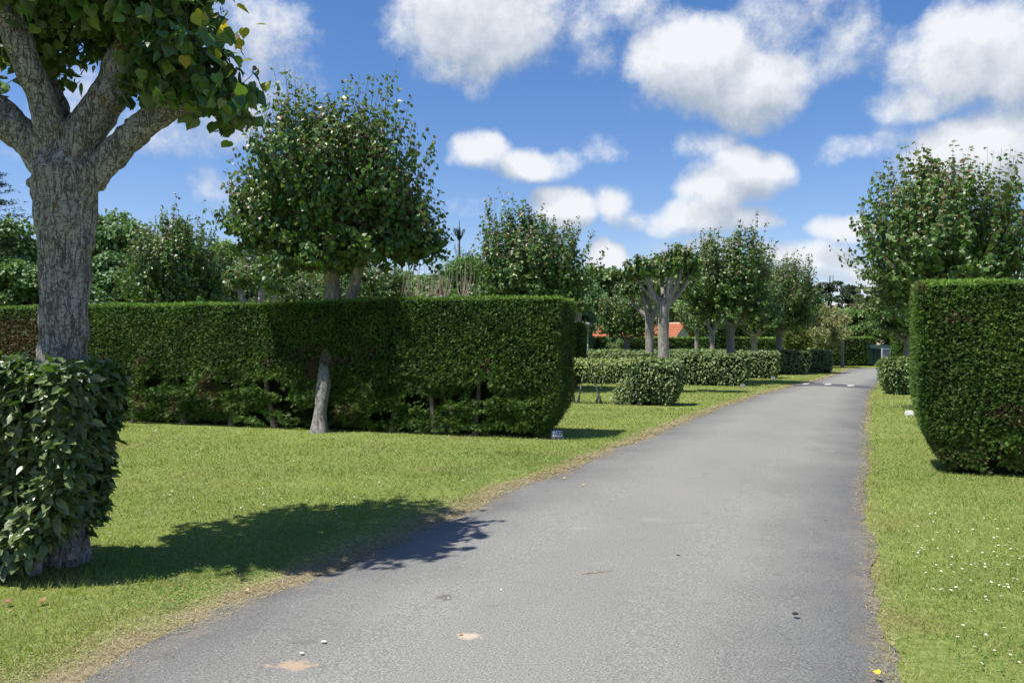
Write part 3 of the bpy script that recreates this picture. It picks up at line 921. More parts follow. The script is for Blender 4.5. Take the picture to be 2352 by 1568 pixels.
# ------------------------------------------------------------------ trees
def fuse(soup, voxel, amp, freq, seed, mat, name, crack=0.0):
    me = soup.mesh('tmp', [mat])
    o = bpy.data.objects.new('tmp', me); COL.objects.link(o)
    md = o.modifiers.new('r', 'REMESH'); md.mode = 'VOXEL'; md.voxel_size = voxel
    sm = o.modifiers.new('s', 'SMOOTH'); sm.factor = .5; sm.iterations = 4
    dg = bpy.context.evaluated_depsgraph_get()
    out = bpy.data.meshes.new_from_object(o.evaluated_get(dg))
    bpy.data.objects.remove(o); bpy.data.meshes.remove(me)
    n = len(out.vertices)
    co = np.zeros(n * 3); out.vertices.foreach_get('co', co); co = co.reshape(-1, 3)
    no = np.zeros(n * 3); out.vertex_normals.foreach_get('vector', no); no = no.reshape(-1, 3)
    st = np.array([1, 1, .3])
    d = (fbm(co * freq * st, seed, 3) - .5) * amp + (fbm(co * freq * .35, seed + 3, 2) - .5) * amp * 1.5
    if crack:
        rdg = np.abs(fbm(co * np.array([17, 17, 4.2]), seed + 9, 3) - .5)
        d = d - crack * np.clip(1 - rdg / .045, 0, 1)
    co = co + no * d[:, None]
    out.vertices.foreach_set('co', co.ravel())
    out.polygons.foreach_set('use_smooth', np.ones(len(out.polygons), dtype=bool))
    out.name = name
    out.materials.clear(); out.materials.append(mat)
    out.update()
    return out


def knob(s, c, r, rng, n=9):
    for k in range(n):
        v = rng.normal(0, 1, 3); v /= np.linalg.norm(v)
        p = np.array(c) + v * r * .7
        q = p + v * r * .35
        tube(s, [tuple(p - v * r * .5), tuple(p), tuple(q)], [r * .45, r * .5, r * .22], 6)


def shoots(s, rng, knobs, center, radii, nsh, nlf, size, reach=(.8, 1.15), tstart=.25, zmin=-.55, mat=0, stemmat=1, tpl=None, droop=.25, spikes=0,
           tip_tint=.5, stem_r=.007, rise=.24):
    knobs = np.array(knobs, float); center = np.array(center, float); radii = np.array(radii, float)
    dv = unit(rng.normal(0, 1, (nsh * 4, 3)))
    dv = dv[dv[:, 2] > zmin]
    if nsh > 100: dv = dv[vnoise(dv * 2.6 + 3, int(rng.integers(99))) > .30]
    dv = dv[:nsh]; nsh = len(dv)
    dv = dv / ((np.abs(dv) ** 3).sum(1) ** (1 / 3))[:, None] * np.array([.93, .93, 1.0])
    rr = rng.uniform(reach[0], reach[1], nsh) * (1 + .72 * (vnoise(dv * 2.1 + 7, int(rng.integers(99))) - .5))
    tgt = center + radii * dv * rr[:, None]
    dist = np.linalg.norm((tgt[:, None, :] - knobs[None, :, :]) / radii, axis=2) + rng.uniform(0, .45, (nsh, len(knobs)))
    k0 = knobs[np.argmin(dist, axis=1)]
    if spikes:
        ns = max(3, spikes // 9)
        sc = rng.uniform(-.78, .78, (ns, 2)); sh_ = rng.uniform(-.05, rise, ns); wh = rng.integers(0, ns, spikes)
        dd_ = rng.normal(0, .11, (spikes, 2))
        tgt[:spikes, :2] = center[:2] + (sc[wh] + dd_) * radii[:2]
        h = np.sqrt(np.clip(1 - (((tgt[:spikes, :2] - center[:2]) / radii[:2]) ** 2).sum(1), .05, 1))
        tgt[:spikes, 2] = center[2] + radii[2] * (h * .95 + sh_[wh] + .10 - np.abs(dd_).sum(1) * 1.1 - rng.uniform(0, .12, spikes))
    out = tgt - k0
    ctrl = k0 + out * np.array([.62, .62, .30]) + rng.normal(0, .08, (nsh, 3))
    T = np.linspace(0, 1, 7)
    def bez(t):
        t = t[..., None]
        return (1 - t) ** 2 * k0[:, None] + 2 * t * (1 - t) * ctrl[:, None] + t * t * tgt[:, None]
    # stems
    path = bez(np.broadcast_to(T, (nsh, 7)))
    tan = unit(np.gradient(path, axis=1))
    a = unit(np.cross(tan, np.array([.3, .9, .2]))); b = np.cross(tan, a)
    rad = (stem_r * np.linspace(1.3, .35, 7))[None, :, None]
    ring = np.stack([path + rad * (a * math.cos(x) + b * math.sin(x)) for x in (0, 2.1, 4.2)], 2)   # nsh,7,3,3
    V = ring.reshape(-1, 3)
    idx = np.arange(nsh * 21).reshape(nsh, 7, 3)
    F = []
    for k in range(3):
        k2 = (k + 1) % 3
        F.append(np.stack([idx[:, :-1, k], idx[:, :-1, k2], idx[:, 1:, k2], idx[:, 1:, k]], -1).reshape(-1, 4))
    s.add(V, np.concatenate(F), stemmat, rnd=.5)
    if nlf == 0: return
    t = tstart + (1 - tstart) * rng.random((nsh, nlf)) ** .65
    if spikes: t[:spikes] = tstart + (1 - tstart) * rng.random((spikes, nlf)) ** .38
    t[:, :2] = rng.uniform(.97, 1.0, (nsh, 2))
    pos = bez(t).reshape(-1, 3); t = t.reshape(-1)
    n = len(pos)
    off = rng.normal(0, 1, (n, 3)) * .055 * (size / .1); off[:, 2] -= .02
    pos = pos + off * (1 - .4 * t)[:, None]
    outw = unit((pos - center) / radii)
    na = unit(outw * .75 + np.array([0, 0, .25]) + rng.normal(0, .55, (n, 3)))
    d = np.array([0, 0, -.8]) + outw * .35 + rng.normal(0, .45, (n, 3))
    w, d, na = perp_axes(na, d)
    sz = size * rng.uniform(.65, 1.2, n) * (1 - .30 * (t > .95))
    rnd = np.clip(rng.normal(.38, .22, n), 0, 1)
    tint = (t > .93) * (outw[:, 2] > -.1) * (rng.random(n) < tip_tint) * rng.uniform(.3, 1.0, n) + (rng.random(n) < .02) * .5
    tv, tf = tpl or (HEART, HEART_F)
    s.leaves(tv, tf, pos, w, d, na, sz, mat, rnd=rnd, tint=np.clip(tint, 0, 1))


def T5(px, py, Z, x0, zoff=0.0):  # photo position -> position relative to a tree standing at column x0, distance Z
    return ((px - x0) / FPX * Z, 0.0, DH(py, Z))


# --- the big near pollard
def near_tree():
    Z = 5.62; x0 = 146
    rng = np.random.default_rng(101)
    root = thing('pollard_tree', 'big old grey barked pollard with thick spreading limbs in the left foreground', 'tree', (DX(x0, Z), Z, 0), 0,
                 'pollarded trees')
    q = lambda px, py, y, r: (*(lambda a: (a[0], y, a[2]))(T5(px, py, Z, x0)), r)
    s = Soup()
    def limb(pts, n=14, sides=14):
        c = spline(pts, n); tube(s, [tuple(v[:3]) for v in c], list(c[:, 3]), sides)
    limb([(0, 0, -.05, .20), (-.01, 0, .25, .172), (-.005, 0, .9, .16), (.0, 0, 1.6, .158), (.01, 0, 2.2, .172), (.01, 0, 2.6, .205), (.01, 0, 2.85, .205), (.01, 0, 3.0, .17)], 18, 20)
    limb([q(112, 370, 0, .15), q(70, 325, -.02, .135), q(10, 275, -.05, .125), q(-60, 215, -.08, .12), q(-120, 165, -.1, .12)])
    limb([q(130, 350, -.05, .12), q(125, 260, -.12, .095), q(100, 170, -.2, .09), q(75, 80, -.28, .10), q(62, 40, -.3, .12)])
    limb([q(130, 340, .08, .12), q(95, 260, .2, .10), q(50, 190, .32, .095), q(10, 120, .42, .10)])
    limb([q(160, 360, .0, .15), q(195, 290, .02, .135), q(240, 220, .02, .122), q(275, 140, .02, .115), q(305, 85, .0, .13)])
    limb([q(190, 420, .0, .12), q(235, 375, .0, .10), q(300, 315, .0, .092), q(370, 260, -.03, .095), q(425, 228, -.05, .11), q(440, 215, -.05, .12)])
    limb([q(160, 340, .1, .12), q(175, 250, .3, .1), q(190, 160, .5, .09), q(205, 90, .6, .10)])
    for c in ((62, 25, -.3), (-125, 160, -.1), (10, 110, .42), (308, 75, 0), (432, 218, -.05), (205, 80, .6)):
        p = q(c[0], c[1], c[2], 0); knob(s, p[:3], .14, rng, 12)
    knob(s, q(215, 430, 0, 0)[:3], .08, rng, 5); knob(s, q(85, 425, 0, 0)[:3], .08, rng, 5)
    me = fuse(s, .012, .036, 17, 4, M['bark_near'], 'near_trunk', crack=.0)
    link('trunk', me, root)
    kn = [q(c[0], c[1], c[2], 0)[:3] for c in ((62, 20, -.3), (-125, 150, -.1), (10, 105, .42), (308, 70, 0), (445, 205, -.05), (205, 75, .6))]
    s = Soup()
    # outer mass, and a hanging skirt around the right hand limb
    shoots(s, rng, kn, (.05, .0, 4.5), (1.22, 1.3, 1.12), 440, 20, .102, tpl=(HEART2, HEART2_F), reach=(.5, 1.0), zmin=-.45, tip_tint=.2, stem_r=.006)
    shoots(s, rng, [kn[4]], q(445, 165, -.05, 0)[:3], (.52, .55, .42), 101, 14, .108, tpl=(HEART2, HEART2_F), reach=(.5, 1.0), zmin=-.7, tstart=.2, tip_tint=.2, stem_r=.005)
    shoots(s, rng, [kn[3]], q(300, 60, -.05, 0)[:3], (.55, .6, .45), 42, 14, .104, tpl=(HEART2, HEART2_F), reach=(.5, 1.0), zmin=-.5, tstart=.2, tip_tint=.15, stem_r=.005)
    shoots(s, rng, [kn[0]], q(150, 25, -.25, 0)[:3], (.38, .4, .40), 44, 11, .095, tpl=(HEART2, HEART2_F), reach=(.5, 1.0), zmin=-.65, tstart=.2, tip_tint=.1, stem_r=.004)
    shoots(s, rng, [kn[1], kn[2]], q(-60, 60, .1, 0)[:3], (.55, .7, .5), 81, 14, .108, tpl=(HEART2, HEART2_F), reach=(.5, 1.0), zmin=-.7, tstart=.2, tip_tint=.1, stem_r=.004)
    ny = 26
    P = np.array([q(px, py, yy, 0)[:3] for px, py, yy in zip(rng.uniform(470, 580, ny), rng.uniform(-10, 235, ny), rng.uniform(-.6, .5, ny))])
    w, d, na = perp_axes(unit(rng.normal(0, .6, (ny, 3)) + np.array([.4, -.6, .3])), np.array([0, 0, -.8]) + rng.normal(0, .5, (ny, 3)))
    s.leaves(HEART2, HEART2_F, P, w, d, na, .105 * rng.uniform(.7, 1.1, ny), 2, rnd=rng.random(ny))
    my = leaf_mat('yellowing leaves', [(.16, .24, .03), (.28, .32, .03), (.42, .38, .04), (.48, .30, .05)], rough=.45, spec=.5, trans=.4)
    link('crown', s.mesh('near_crown', [M['poplar'], M['twig'], my]), root)


near_tree()


def generic_trunk(seed, fork, r, limbs, mat, voxel=.03, lean=(0, 0), kn=.09, name='trunk'):
    """limbs: list of (x, y, z, r) end points; returns mesh and knob positions"""
    rng = np.random.default_rng(seed)
    s = Soup()
    c = spline([(0, 0, -.05, r * 1.45), (0, 0, .2, r * 1.1), (lean[0] * .5, lean[1] * .5, fork * .55, r * .95), (lean[0], lean[1], fork, r * 1.05), (lean[0], lean[1], fork + .2, r * .8)], 12)
    tube(s, [tuple(v[:3]) for v in c], list(c[:, 3]), 12)
    kk = []
    for (x, y, z, rr) in limbs:
        p0 = np.array([lean[0], lean[1], fork - .1, rr * 1.5])
        p3 = np.array([x, y, z, rr])
        mid = p0 * .5 + p3 * .5; mid[:2] += (p3[:2] - p0[:2]) * .12; mid[2] -= .05; mid[3] = rr * 1.0
        mid[:2] += rng.normal(0, .04, 2)
        c = spline([p0, mid, p3], 8)
        tube(s, [tuple(v[:3]) for v in c], list(c[:, 3]), 10)
        if kn: knob(s, (x, y, z), kn, rng, 8)
        kk.append((x, y, z))
    return fuse(s, voxel, .03, 5, seed, mat, name), kk


# --- tree standing in the long hedge
def hedge_tree():
    Z = 14.05; x0 = 738
    rng = np.random.default_rng(202)
    root = thing('pollard_tree', 'full leafy round crowned pollard with two stems, growing out of the long conifer hedge', 'tree', (DX(x0, Z), Z, 0), 0, 'pollarded trees')
    s = Soup()
    def limb(pts, n=12):
        c = spline(pts, n); tube(s, [tuple(v[:3]) for v in c], list(c[:, 3]), 12)
    limb([(0, -.12, -.05, .20), (-.01, -.08, .25, .13), (.02, .02, .7, .115), (.05, .28, 1.4, .14), (.1, .36, 2.0, .16), (.13, .36, 2.45, .16), (.12, .3, 3.0, .135), (.05, .2, 3.3, .12)], 16)
    limb([(.1, .36, 1.9, .15), (.36, .36, 2.3, .13), (.55, .25, 2.7, .11), (.68, .1, 3.1, .10), (.95, .1, 3.4, .09)])
    limb([(.12, .2, 2.9, .10), (-.1, .1, 3.2, .075), (-.35, .0, 3.5, .07)])
    limb([(.12, .2, 3.0, .10), (.3, .5, 3.4, .08), (.4, .7, 3.8, .07)])
    limb([(.12, .2, 3.1, .10), (.1, -.1, 3.5, .08), (.1, -.4, 3.8, .07)])
    link('trunk', fuse(s, .028, .03, 7, 21, M['bark'], 'hedge_tree_trunk'), root)
    kn = [(.05, .2, 3.4), (.95, .1, 3.45), (-.35, 0, 3.55), (.4, .7, 3.8), (.1, -.4, 3.8)]
    s = Soup()
    shoots(s, rng, kn, (.12, .35, 4.6), (1.9, 1.5, 1.88), 1050, 25, .098, reach=(.6, 1.04), zmin=-.9, spikes=110, rise=.10)
    shoots(s, rng, [(.95, .1, 3.45)], (1.5, .25, 3.6), (1.0, .8, .78), 200, 20, .097, reach=(.5, 1.0), zmin=-.7)
    shoots(s, rng, [(-.35, 0, 3.5)], (-1.05, .25, 3.9), (.95, .8, .85), 200, 20, .097, reach=(.5, 1.0), zmin=-.7)
    shoots(s, rng, [(.0, .1, 3.0)], (.1, .0, 3.45), (1.3, 1.0, .6), 130, 14, .10, reach=(.5, 1.0), zmin=-.8)
    link('crown', s.mesh('hedge_tree_crown', [M['poplar'], M['twig']]), root)


hedge_tree()

# --- shared pollard models
LIB = {}


def lib_full(key, seed, center, radii, nsh, nlf, size, spikes, tall=2.3, r=.17, low=None):
    rng = np.random.default_rng(seed)
    limbs = []
    for k in range(5):
        a = 2 * math.pi * k / 5 + rng.uniform(-.3, .3)
        d = rng.uniform(.55, .95)
        limbs.append((d * math.cos(a), d * math.sin(a), tall + rng.uniform(.5, .85), .075))
    tm, kk = generic_trunk(seed, tall, r, limbs, M['bark2'] if seed % 2 else M['bark'], .035)
    s = Soup()
    shoots(s, rng, kk, center, radii, nsh, nlf, size, reach=(.6, 1.08), zmin=-.85, spikes=spikes)
    LIB[key] = (tm, s.mesh('crown_' + key, [M['poplar'], M['twig']]))


def lib_sparse(key, seed, tall, r, limbs, length, nsh, size, mat='bark2'):
    rng = np.random.default_rng(seed)
    tm, kk = generic_trunk(seed, tall, r, limbs, M[mat], .03, kn=.12)
    s = Soup()
    for k in kk:
        c = (k[0], k[1], k[2] + length * .35)
        shoots(s, rng, [k], c, (length, length, length * .9), nsh, 17, size, reach=(.45, 1.1), zmin=-.6, tstart=.3, spikes=9, tip_tint=.9)
    LIB[key] = (tm, s.mesh('crown_' + key, [M['poplar'], M['twig']]))


lib_full('full_a', 301, (.1, 0, 4.25), (1.85, 1.8, 2.1), 900, 24, .112, 90)
lib_full('full_b', 302, (0, 0, 4.2), (1.8, 1.75, 2.1), 860, 24, .115, 90)
lib_full('full_c', 303, (0, 0, 3.95), (2.0, 1.85, 1.8), 800, 23, .12, 60)
lib_sparse('sparse_a', 311, 2.9, .19, [(-.62, 0, 4.0, .10), (.22, -.2, 4.05, .11), (.95, .1, 4.0, .08), (.1, .6, 4.1, .07), (.55, -.35, 4.3, .07), (-.9, .3, 3.9, .06)], .52, 46, .12)
lib_sparse('sparse_b', 312, 2.4, .15, [(-.5, 0, 3.3, .08), (.25, -.1, 3.4, .08), (.55, .1, 3.2, .07)], .42, 26, .12)
lib_sparse('sparse_c', 313, 2.3, .13, [(-.55, 0, 3.0, .06), (.6, -.1, 3.1, .06), (.1, .1, 3.2, .06)], .5, 30, .13)

G = 'pollarded trees'
PL = [  # lib, photo x, Z, rz, scale, label
    ('full_a', 2178, 17.6, 2.1, (1.05, 1.05, .96), 'round leafy pollard rising behind the tall hedge on the right'),
    ('full_b', 400, 27, .4, 1.0, 'bushy pollard with pale glinting leaves behind the long hedge, right of the big foreground trunk'),
    ('full_a', 1225, 27, 3.9, (1.15, 1.15, 1.02), 'bushy pollard above the right end of the long hedge with several pointed tops'),
    ('sparse_a', 1524, 25.5, 0.1, 1.0, 'lightly leaved pollard with a thick grey forked trunk standing between the first low hedges'),
    ('sparse_a', 1492, 31.5, 2.6, (.95, .95, .95), 'slimmer forked pollard directly left of the thick trunked one'),
    ('full_c', 1440, 46, .8, (.95, .95, .85), 'small round pollard with a thin trunk before the orange roof'),
    ('full_b', 1678, 32, 1.2, (1.12, 1.12, 1.05), 'tall leafy pollard with pointed top, centre of the row above the low hedges'),
    ('full_c', 1732, 42, 2.4, (1, 1, .95), 'pollard with a pale sunlit trunk just right of the tall pointed one'),
    ('full_a', 1790, 43.5, .2, (1.1, 1.1, 1.05), 'rightmost full crowned pollard of the row, dark trunk leaning over low hedge'),
    ('sparse_c', 1600, 54, 1.1, 1.0, 'small distant pollard with pale knobbly arms right of the orange roof'),
    ('sparse_b', 1636, 50, .5, (1.1, 1.1, 1.0), 'distant pollard trunk orange with lichen right of the orange roof'),
    ('sparse_b', 1935, 55.5, 2.9, (.8, .8, 1.05), 'thin lone pollard at the bend, before the distant square hedge'),
    ('sparse_b', 1322, 37, 1.9, (1.2, 1.2, 1.0), 'small pollard with pale knobs seen above the end of the dark second hedge'),
    ('full_b', 2085, 31, 2.9, (.85, .85, .78), 'small pollard seen left of the tall right hedge, under the big right hand crown'),
    ('full_c', 1990, 68, 1.5, (1.2, 1.2, 1.0), 'leafy pollard beyond the bend, above the dark green bin'),
    ('full_b', 2060, 62, .6, (1.2, 1.2, 1.0), 'leafy pollard beyond the bend, behind the right hand lamp post'),
    ('full_c', 1625, 64, 2.2, (1.1, 1.1, 1.0), 'dark distant pollard behind the pale knobbly one right of the roof'),
    ('full_c', 850, 33, .9, (1.1, 1.1, .92), 'shaded pollard low behind the hedge, right of the two stemmed tree'),
    ('full_a', 700, 35, 1.9, (1.0, 1.0, .8), 'pale leaved low pollard seen between the stems of the hedge tree'),
    ('sparse_b', 588, 22.5, .15, (1.05, 1.05, 1.02), 'freshly cut pollard with knobbly pale arms and leaf tufts left of the hedge tree'),
]
for (k, px, Z, rz, sc, lab) in PL:
    root = thing('pollard_tree', lab, 'tree', (DX(px, Z), Z, 0), rz, G, sc)
    link('trunk', LIB[k][0], root); link('crown', LIB[k][1], root)


# --- leafless pollard with upright whips
def whip_tree(px, Z, label, seed, wide=.8, top=3.85):
    rng = np.random.default_rng(seed)
    limbs = [(-wide, 0, 2.75, .06), (-wide * .35, .2, 2.85, .07), (wide * .3, -.1, 2.8, .07), (wide, .1, 2.8, .06)]
    tm, kk = generic_trunk(seed, 1.9, .14, limbs, M['bark2'], .03, kn=.11)
    root = thing('pollard_tree', label, 'tree', (DX(px, Z), Z, 0), 0, G)
    link('trunk', tm, root)
    s = Soup()
    for k in kk:
        for j in range(17):
            a = rng.uniform(0, 6.28); o = rng.uniform(.08, .34); h = rng.uniform(.3, 1.0) * (top - k[2]) * rng.uniform(.8, 1.15)
            dx, dy = math.cos(a) * o, math.sin(a) * o
            pts = [(k[0], k[1], k[2]), (k[0] + dx * .7, k[1] + dy * .7, k[2] + h * .18), (k[0] + dx, k[1] + dy, k[2] + h * .5), (k[0] + dx * 1.02, k[1] + dy * 1.02, k[2] + h)]
            tube(s, pts, [.009, .007, .0055, .003], 4)
    link('bare_shoots', s.mesh('bare_shoots', [M['bare']]), root)


whip_tree(1003, 19.5, 'leafless pollard of thin pale upright whips above the long hedge', 401, .62, 3.95)
whip_tree(1255, 44, 'small distant cut pollard behind the low hedges, mostly hidden', 402, .6, 3.6)


# --- background trees
def bg_crown(seed, rx, ry, rz, cz, nl, npl, size, mat, lobe=.32, flat=1.0):
    rng = np.random.default_rng(seed)
    dv = unit(rng.normal(0, 1, (nl, 3)))
    rr = rng.uniform(.25, 1, nl) ** .5
    C = dv * rr[:, None] * np.array([rx, ry, rz]) * (1 - lobe * .6)
    C[:, 2] += cz
    s = Soup()
    lr = rng.uniform(.7, 1.3, nl) * lobe * (rx + rz) * .5
    d2 = unit(rng.normal(0, 1, (nl, npl, 3)))
    d2[..., 2] = np.where((d2[..., 2] < -.25), -d2[..., 2], d2[..., 2])
    P = C[:, None] + d2 * lr[:, None, None] * np.array([1, 1, .72 * flat]) * rng.uniform(.55, 1.1, (nl, npl, 1))
    # clump into sprays
    P = P + rng.normal(0, .05, P.shape) * rx * .25
    P = P.reshape(-1, 3); n = len(P)
    o = d2.reshape(-1, 3)
    keep = P[:, 2] > .4
    P, o = P[keep], o[keep]; n = len(P)
    na = unit(o * .6 + np.array([0, 0, .45]) + rng.normal(0, .5, (n, 3)))
    w, d, na = perp_axes(na, rng.normal(0, 1, (n, 3)) + np.array([0, 0, -.4]))
    rnd = np.clip(rng.normal(.42, .2, n) + np.repeat(rng.normal(0, .12, nl), npl)[keep], 0, 1)
    s.leaves(BLOB, BLOB_F, P, w, d, na, size * rng.uniform(.6, 1.3, n), 0, rnd=rnd)
    return s.mesh('bg_crown', [mat])


def bg_trunk(seed, h, r, n=7):
    rng = np.random.default_rng(seed); s = Soup()
    tube(s, [(0, 0, -.1), (.1, 0, h * .35), (.0, .1, h * .7), (.1, 0, h)], [r * 1.3, r, r * .6, r * .2], 8)
    for k in range(n):
        a = rng.uniform(0, 6.28); z = h * rng.uniform(.2, .6); L_ = h * rng.uniform(.25, .42)
        tube(s, [(0, 0, z), (math.cos(a) * L_ * .5, math.sin(a) * L_ * .5, z + L_ * .5), (math.cos(a) * L_ * .8, math.sin(a) * L_ * .8, z + L_ * 1.1)], [r * .5, r * .3, r * .1], 5)
    return s.mesh('bg_trunk', [M['bark3']], smooth=True)


# unit sized crowns (about 10 m tall)
BG = {
    'ash_a': (bg_crown(501, 3.6, 3.4, 4.5, 5.2, 74, 260, .33, M['ash']), bg_trunk(501, 8, .22)),
    'ash_b': (bg_crown(502, 4.2, 3.6, 4.4, 5.1, 80, 250, .33, M['ash'], lobe=.27), bg_trunk(502, 8, .22)),
    'ash_c': (bg_crown(503, 3.2, 3.2, 4.7, 5.0, 68, 260, .33, M['ash'], lobe=.3), bg_trunk(503, 8.5, .2)),
    'round': (bg_crown(504, 3.2, 3.0, 4.2, 5.2, 46, 260, .26, M['bright'], lobe=.40), bg_trunk(504, 7, .2)),
    'pine': (bg_crown(505, 3.6, 3.0, 3.4, 6.2, 40, 150, .30, M['pine'], lobe=.24, flat=.45), bg_trunk(505, 9.5, .22, 10)),
    'willow': (bg_crown(506, 2.6, 2.6, 4.8, 5.0, 60, 110, .26, M['willow'], lobe=.24), bg_trunk(506, 9, .12, 12)),
}


def bg(kind, px, top, Z, wpx, label, name='broadleaf_tree', rz=0.0, cat='tree', group='trees along the back'):
    H = DH(top, Z); base = {'ash_a': 10.2, 'ash_b': 10.0, 'ash_c': 10.1, 'round': 10.0, 'pine': 10.0, 'willow': 10.2}[kind]
    sz = H / base
    w0 = {'ash_a': 8.0, 'ash_b': 9.0, 'ash_c': 7.4, 'round': 7.6, 'pine': 8.2, 'willow': 5.8}[kind]
    sx = (wpx / FPX * Z) / w0
    root = thing(name, label, cat, (DX(px, Z), Z, 0), rz, group, (sx, sx, sz))
    link('trunk', BG[kind][1], root); link('crown', BG[kind][0], root)


bg('ash_a', 20, 452, 52, 230, 'dense green tree at the far left edge beyond the hedge', rz=.3)
bg('ash_b', 285, 438, 56, 230, 'tall feathery green tree just right of the big foreground trunk', rz=1.0)
bg('ash_c', 150, 470, 60, 170, 'tree crown mostly hidden behind the big foreground trunk', rz=2.0)
bg('ash_c', 405, 478, 58, 110, 'small domed tree top rising behind the pale leaved bushy pollard', rz=.7)
bg('ash_a', 500, 500, 60, 150, 'bluish green tree between the bushy pollard and the hedge tree', rz=2.7)
bg('willow', 575, 520, 44, 120, 'pale slender leaved tree left of the hedge tree crown', rz=.2)
bg('willow', 660, 540, 46, 110, 'pale thin tree directly behind the left side of the hedge tree', rz=1.4)
bg('ash_b', 640, 560, 66, 210, 'dark tree behind the knobbly cut pollard', rz=1.4)
bg('ash_c', 800, 590, 60, 170, 'shaded tree behind the stems of the hedge tree', rz=2.9)
bg('ash_b', 930, 592, 58, 180, 'dark leafy tree behind the leafless whips', rz=.1)
bg('round', 1062, 536, 52, 165, 'rounded bright green tree right of the hedge tree, under the spiky conifer tip', rz=.5)
bg('ash_a', 1180, 590, 60, 160, 'tree hidden behind the pollard with several pointed tops', rz=.5)
bg('ash_a', 1300, 590, 62, 190, 'grey green tree just right of the pollard with several pointed tops', rz=1.8)
bg('ash_b', 1380, 583, 88, 230, 'airy grey green tree above the left lamp post', rz=2.2)
bg('ash_c', 1462, 600, 92, 190, 'small far tree left of the sparse forked pollard', rz=.9)
bg('ash_b', 1590, 566, 86, 260, 'dark tree top between the sparse pollard and the tall pointed one', rz=.3)
bg('ash_a', 1700, 610, 92, 230, 'far dark tree behind the middle of the pollard row', rz=2.5)
bg('ash_c', 1820, 640, 72, 190, 'far tree behind the rightmost pollard of the row', rz=1.2)
bg('ash_b', 1335, 640, 58, 90, 'low feathery tree beside the left lamp post', rz=1.1)
bg('ash_a', 1405, 750, 60, 62, 'low leafy bush tree hiding part of the orange roof', rz=2.1)
bg('pine', 1905, 622, 74, 170, 'dark spreading pine above the yellowish bushes at the bend', 'pine_tree', .2, group='pines')
bg('pine', 1975, 655, 78, 130, 'smaller dark pine left of the right hand leafy crown', 'pine_tree', 1.7, group='pines')
bg('ash_b', 1960, 690, 66, 150, 'green tree low beyond the bend above the square hedge', rz=2.0)
bg('ash_a', 2075, 680, 70, 150, 'green tree beyond the bend hidden by the right hand pollard', rz=.2)
bg('ash_b', 2190, 650, 66, 220, 'tree behind the tall right hedge, left one of the two', rz=.4)
bg('ash_a', 2340, 610, 60, 200, 'tree behind the tall right hedge at the right edge', rz=.8)
bg('ash_b', -230, 470, 50, 260, 'tree row continuing left of the picture edge, first one')
bg('ash_a', -480, 480, 50, 280, 'tree row continuing left of the picture edge, second one', rz=1.0)
bg('ash_b', -760, 480, 50, 300, 'tree row continuing left of the picture edge, third one', rz=2.0)
bg('ash_b', 60, 560, 40, 260, 'low green bush tree behind the hedge at the left edge', rz=2.2)
bg('ash_c', 245, 560, 42, 220, 'low dark bush tree behind the hedge right of the big trunk', rz=.2)
bg('ash_a', 520, 570, 46, 260, 'low dark thicket tree behind the cut pollard', rz=.9)
bg('ash_b', 760, 590, 46, 300, 'low dark thicket tree behind the hedge tree stems', rz=1.9)
bg('ash_c', 985, 610, 46, 240, 'low green thicket tree behind the leafless whips', rz=2.6)
bg('ash_a', 1210, 600, 48, 260, 'low dark thicket tree behind the right end of the long hedge', rz=.4)


def conifer_tip():
    Z = 60; rng = np.random.default_rng(9)
    root = thing('conifer_tree', 'thin conifer leader with upswept spiky arms poking above the round bright green tree', 'tree', (DX(1055, Z), Z, 0))
    s = Soup(); H = DH(506, Z)
    tube(s, [(0, 0, 0), (0, 0, H * .6), (0, 0, H)], [.2, .12, .02], 6)
    link('trunk', s.mesh('conifer_trunk', [M['bark3']]), root)
    s = Soup()
    for k in range(70):
        z = H - .5 - rng.random() ** 1.3 * (H - 6); a = rng.uniform(0, 6.28); l = min(1.6, .25 + (H - z) * .5)
        if k < 16: z = H - 1.35 + .08 * (k % 4); l = .75
        elif z > H - 3.0: z = H - 3.0 - rng.random() * 3
        n = 80; t = rng.random(n)
        P = np.stack([math.cos(a) * l * t * .62, math.sin(a) * l * t * .62, z + l * (t ** 1.6) * .9 - .2], 1) + rng.normal(0, .035, (n, 3))
        na = unit(rng.normal(0, 1, (n, 3))); w, d, na = perp_axes(na, np.array([0, 0, 1.0]) + rng.normal(0, .4, (n, 3)))
        s.leaves(BLOB * np.array([.35, 1, 1]), BLOB_F, P, w, d, na, .12, 0, rnd=rng.random(n))
    link('crown', s.mesh('conifer_crown', [M['pine']]), root)


conifer_tip()


def cedar():
    Z = 40; rng = np.random.default_rng(19)
    root = thing('pine_tree', 'dark layered conifer whose branch tips reach in at the left edge', 'tree', (DX(-62, Z), Z, 0), group='pines')
    s = Soup(); H = DH(370, Z)
    tube(s, [(0, 0, 0), (0, 0, H * .6), (0, 0, H)], [.3, .2, .03], 8)
    link('trunk', s.mesh('cedar_trunk', [M['bark3']]), root)
    s = Soup()
    for z in np.arange(3.0, H, .42):
        for k in range(9):
            a = rng.uniform(0, 6.28); l = 2.3 * min(1, .35 + (H - z) * .3) * rng.uniform(.8, 1.1)
            n = 90; t = rng.random(n) ** .7
            P = np.stack([math.cos(a) * l * t, math.sin(a) * l * t, z - .25 * t + .35 * t * t], 1) + rng.normal(0, 1, (n, 3)) * np.array([.16, .16, .05])
            w, d, na = perp_axes(unit(np.array([0, 0, 1.0]) + rng.normal(0, .4, (n, 3))), rng.normal(0, 1, (n, 3)) + np.array([math.cos(a), math.sin(a), 0]) * 2)
            s.leaves(BLOB * np.array([.4, 1, 1]), BLOB_F, P, w, d, na, .17, 0, rnd=rng.random(n))
    link('crown', s.mesh('cedar_crown', [M['pine']]), root)


cedar()


